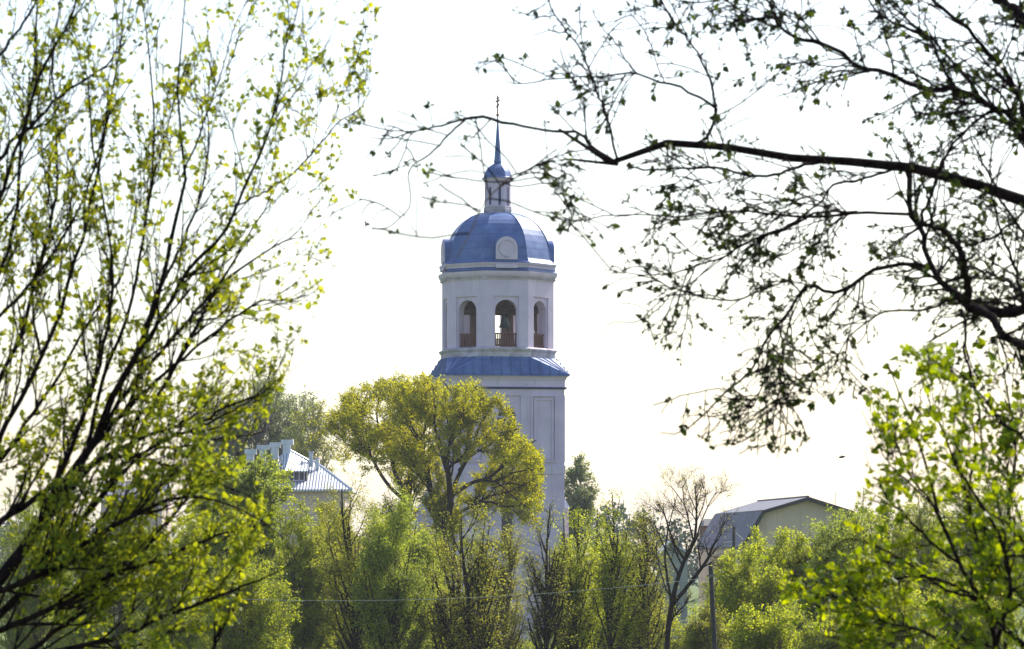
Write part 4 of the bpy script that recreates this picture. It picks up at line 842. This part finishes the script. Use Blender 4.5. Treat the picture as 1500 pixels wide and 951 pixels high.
# small depth spread: branches lie 12.3 to 15 m from the camera
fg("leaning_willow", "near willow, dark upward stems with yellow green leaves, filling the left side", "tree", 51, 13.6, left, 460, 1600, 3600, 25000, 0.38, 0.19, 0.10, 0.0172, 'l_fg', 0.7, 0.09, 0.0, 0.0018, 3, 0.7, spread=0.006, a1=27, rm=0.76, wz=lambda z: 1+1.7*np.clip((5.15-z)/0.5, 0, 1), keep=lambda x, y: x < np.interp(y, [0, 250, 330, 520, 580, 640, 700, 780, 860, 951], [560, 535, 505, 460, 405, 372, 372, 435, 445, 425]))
right = [
 [(2150,1500,30),(2140,1100,28),(2080,800,24),(1960,600,20),(1800,440,17),(1650,350,13),(1560,315,10),(1500,292,8),(1440,275,7.5),(1390,258,7),(1330,243,6.8),(1270,238,6),(1200,238,5.8),(1150,230,5.4),(1100,222,5),(1050,215,5),(1020,211,6),(985,210,5),(960,222,5),(935,238,5.2),(905,241,4.5),(885,235,3.4),(868,215,2.8),(850,196,2.2),(820,192,1.9)],
 [(905,241,3.2),(878,222,2.8),(850,196,2.2),(820,192,2),(790,190,1.9),(765,183,1.9),(735,178,2.2),(715,172,2.2),(690,172,2.2),(675,178,1.7),(640,186,1.4),(615,190,1.1),(570,203,.9),(545,200,.6)],
 [(680,177,1.6),(665,190,1.5),(650,205,1.4),(630,225,1.3),(600,247,1.1),(600,275,.9),(601,300,.9),(585,320,.9),(568,333,.8),(545,335,.6)],
 [(620,188,1),(600,200,.9),(592,225,.9),(578,250,.9),(560,255,.8),(545,257,.6)],
 [(905,241,2.4),(870,232,1.9),(820,232,1.6),(790,240,1.4,-.4),(750,258,1.2,-1.2),(735,275,1.1,-2),(718,297,1,-2.6),(705,315,.9,-3.2),(690,345,.8,-3.8),(672,378,.6,-4.2)],
 [(905,238,1.9),(892,180,1.8),(878,140,1.7),(861,96,1.6),(850,70,1.4),(839,55,1.3),(815,25,1.2),(800,-8,1)],
 [(1020,211,2.6),(1038,198,2.4),(1045,175,2.2),(1048,158,2.2),(1030,147,2),(1000,128,1.9),(960,118,1.7),(930,107,1.5),(905,108,1.4),(860,112,1.2),(810,115,1),(765,122,.9),(740,118,.7)],
 [(1048,158,2.2),(1040,115,1.8),(1020,75,1.5),(1000,50,1.3),(980,25,1.1),(965,-8,.9)],
 [(930,107,1.3),(915,85,1.1),(900,60,1),(880,38,.8),(865,10,.6)],
 [(1560,260,6),(1500,190,4.2),(1480,170,4),(1440,145,3.8),(1410,130,3.6),(1370,128,3.4),(1330,118,3.4),(1290,105,3.2),(1260,95,3),(1235,78,3),(1210,65,3),(1190,60,3.2),(1160,50,2.4),(1142,40,2.2),(1130,15,1.6),(1118,-8,1.2)],
 [(1142,40,1.8),(1120,33,1.5),(1100,25,1.3),(1070,5,1),(1055,-8,.8)],
 [(1540,260,4),(1497,199,3.2),(1456,158,2.8),(1434,136,2.6),(1405,99,2.4),(1368,59,2),(1331,28,1.7),(1294,-8,1.4)],
 [(1400,140,2.6),(1368,70,2.2),(1350,52,2.1),(1324,40,2),(1294,26,1.7),(1268,-8,1.4)],
 [(1540,330,4),(1515,230,3.8),(1500,169,3.4),(1486,125,3.2),(1467,99,3.2),(1441,74,3),(1419,44,2.9),(1390,22,2.8),(1357,-8,2.6)],
 [(1620,100,11),(1540,50,9.5),(1500,29,8.5),(1486,17,8),(1456,-6,7),(1420,-30,6)],
 [(1660,360,9),(1580,420,8),(1500,453,7.2),(1472,456,7),(1430,455,7.5),(1412,440,6.5),(1392,425,4.8),(1373,408,4.2),(1363,390,3.8),(1355,360,3.6),(1350,335,3.8),(1335,310,3.6),(1332,290,3.8),(1332,262,4),(1330,245,4)],
 [(1417,442,6),(1416,420,5.6),(1414,400,5.2),(1407,371,4.6),(1392,348,3.8),(1373,335,3.4),(1347,329,3)],
 [(1347,329,2.6),(1358,300,2.4),(1372,265,2.2),(1378,240,2.1),(1390,220,2),(1408,199,1.8),(1430,172,1.5)],
 [(1363,393,3.2),(1339,386,3),(1316,386,2.8),(1294,392,2.8),(1267,401,2.8),(1248,416,2.8),(1226,429,2.6),(1210,429,2.5),(1199,422,2.4),(1188,414,2.6),(1173,428,2.3),(1150,458,2.2),(1134,480,2.1),(1128,488,2),(1116,508,1.9),(1100,540,1.7),(1080,560,1.5),(1056,580,1.4),(1036,600,1.3),(1016,620,1.1),(992,636,.9),(964,634,.6)],
 [(1128,488,1.5),(1124,520,1.3),(1118,560,1.2),(1108,585,1),(1100,600,.7)],
 [(1140,476,1.5),(1148,510,1.3),(1145,545,1.3),(1138,590,1.1),(1133,620,.9),(1135,655,.7)],
 [(1155,460,1.2),(1162,520,1),(1165,560,.9),(1150,590,.7)],
 [(1173,430,1.4),(1155,412,1.3),(1136,416,1.4),(1100,432,1.4),(1072,440,1.4),(1040,436,1.3),(1008,428,1.1),(964,416,.8)],
 [(1256,310,1.8),(1200,312,1.8),(1160,332,2),(1120,344,1.8),(1088,362,1.6),(1060,378,1.5),(1024,390,1.3),(980,402,1.1),(940,404,.9),(880,394,.6)],
 [(1060,378,1.1),(1040,392,1),(1010,416,1),(980,436,1),(960,456,.9),(932,472,.8),(892,474,.7),(884,496,.5)],
 [(1332,314,2.4),(1301,314,2.2),(1256,310,2.2),(1218,316,2.1),(1180,316,2),(1140,314,1.8),(1092,310,1.6),(1040,312,1.5),(992,318,1.3),(952,316,1.1),(900,316,1),(856,322,.9),(840,326,.8),(804,310,.6)],
 [(1200,238,2.6),(1172,243,2.4),(1150,250,2.2),(1129,257,2.1),(1085,256,2),(1055,245,1.8),(1000,246,1.7),(960,247,1.6),(920,243,1.5)],
 [(1335,244,2.2),(1302,250,2),(1257,265,1.9),(1221,272,1.8),(1195,302,1.6),(1147,335,1.5),(1121,346,1)],
 [(1423,162,2.2),(1386,166,2.2),(1342,166,1.8),(1335,150,1.2)],
 [(1430,455,6),(1453,465,5.6),(1472,492,5.4),(1500,507,5.4),(1560,520,6),(1680,480,8)],
 [(1409,454,2.6),(1415,477,2.2),(1413,507,2),(1419,537,1.9),(1430,575,1.7),(1438,636,1.4),(1442,700,1)],
 [(1400,436,2),(1377,446,1.9),(1354,454,1.8),(1301,456,1.5),(1275,469,1.3),(1241,496,1.1),(1222,537,.8)],
 [(1560,480,3),(1500,431,2.6),(1472,412,2.4),(1445,401,2.2),(1415,390,2)],
 [(1560,250,2),(1500,310,1.9),(1483,325,1.8),(1453,348,1.7),(1415,361,1.6)],
 [(1590,420,4),(1540,380,3),(1500,340,2.4),(1470,300,2),(1440,240,1.6),(1420,200,1.2)],
 [(1500,453,3),(1490,400,2.4),(1470,350,2),(1455,300,1.6),(1450,240,1.3),(1460,190,1)],
]
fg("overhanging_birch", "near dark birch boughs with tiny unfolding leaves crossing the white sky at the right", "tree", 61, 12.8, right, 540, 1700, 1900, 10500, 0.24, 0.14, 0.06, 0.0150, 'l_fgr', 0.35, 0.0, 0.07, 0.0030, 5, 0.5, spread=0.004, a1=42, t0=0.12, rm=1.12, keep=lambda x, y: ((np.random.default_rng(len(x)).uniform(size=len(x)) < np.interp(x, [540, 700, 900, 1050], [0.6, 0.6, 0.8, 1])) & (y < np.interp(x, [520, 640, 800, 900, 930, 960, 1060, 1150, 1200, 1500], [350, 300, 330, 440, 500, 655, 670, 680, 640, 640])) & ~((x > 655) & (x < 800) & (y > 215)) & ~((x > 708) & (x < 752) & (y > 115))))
sap = [
 [(1640,1500,9),(1600,1150,8),(1550,1010,6),(1497,947,4.5),(1464,914,4),(1438,880,3.6),(1408,829,3.2),(1390,785,3),(1375,748,2.7),(1368,718,2.5),(1360,681,2.2),(1349,655,2),(1330,600,1.6),(1312,560,1.2),(1300,530,.9)],
 [(1640,1200,6),(1500,1000,4.5),(1462,948,4),(1470,914,3.6),(1480,860,3.2),(1470,800,2.8),(1440,740,2.4),(1410,700,2),(1385,640,1.6),(1360,590,1.2),(1345,540,.9)],
 [(1640,1100,6),(1560,850,4),(1510,800,3.2),(1478,760,2.8),(1480,720,2.4),(1488,660,2),(1480,600,1.6),(1470,540,1.2),(1460,510,.9)],
 [(1500,1000,4),(1460,950,3.4),(1455,900,3),(1400,860,2.4),(1350,845,2),(1300,850,1.6),(1255,870,1)],
 [(1408,829,2.4),(1370,800,2.2),(1330,760,1.8),(1300,730,1.4),(1285,700,1)],
 [(1438,880,2.4),(1380,860,2.2),(1320,820,1.8),(1280,800,1.5),(1240,790,1.1),(1210,815,.8)],
 [(1500,1010,3.4),(1400,950,2.6),(1340,920,2),(1290,910,1.6),(1240,880,1.2),(1180,860,.9),(1135,835,.6)],
 [(1390,785,2),(1360,730,1.7),(1330,690,1.4),(1310,640,1.1),(1290,610,.8)],
 [(1600,1020,4),(1500,880,3),(1460,840,2.5),(1430,780,2),(1420,720,1.6),(1430,660,1.3),(1425,600,1)],
 [(1375,748,1.8),(1340,715,1.5),(1312,690,1.2),(1290,660,.9),(1262,600,.7)],
 [(1600,800,4),(1540,700,3),(1500,640,2.4),(1470,620,2),(1430,570,1.6),(1400,540,1.2)],
 [(1500,1030,3),(1420,990,2.4),(1360,970,2),(1290,960,1.5),(1240,940,1),(1205,930,.8)],
]
fg("leafy_birch_sapling", "near birch sapling with many bright backlit leaves in the lower right corner", "sapling", 71, 12.0, sap, 200, 700, 1100, 5600, 0.22, 0.14, 0.06, 0.0215, 'l_sap', 0.5, 0.05, 0.03, 0.0018, 2, 0.8, spread=0.006, a1=34, t0=0.25, keep=lambda x, y: (y > 495) & (x > np.interp(y, [480, 560, 700, 780, 820, 951], [1300, 1255, 1270, 1225, 1120, 1150])))

# ---------------------------------------------------------------- air
m = bpy.data.materials.new("air"); m.use_nodes = True; n = m.node_tree.nodes; n.clear(); out = n.new("ShaderNodeOutputMaterial"); pv = n.new("ShaderNodeVolumePrincipled")
pv.inputs["Color"].default_value = (0.82, 0.88, 1.0, 1); pv.inputs["Density"].default_value = 0.00012; pv.inputs["Anisotropy"].default_value = 0.35
m.node_tree.links.new(pv.outputs[0], out.inputs["Volume"])
mb = MB(); mb.box((0, 1300, 22.5), (1000, 0, 0), (0, 1720, 0), (0, 0, 24.5)); tag(mb.build("haze", m), "thin pale air haze", "haze", kind='stuff')
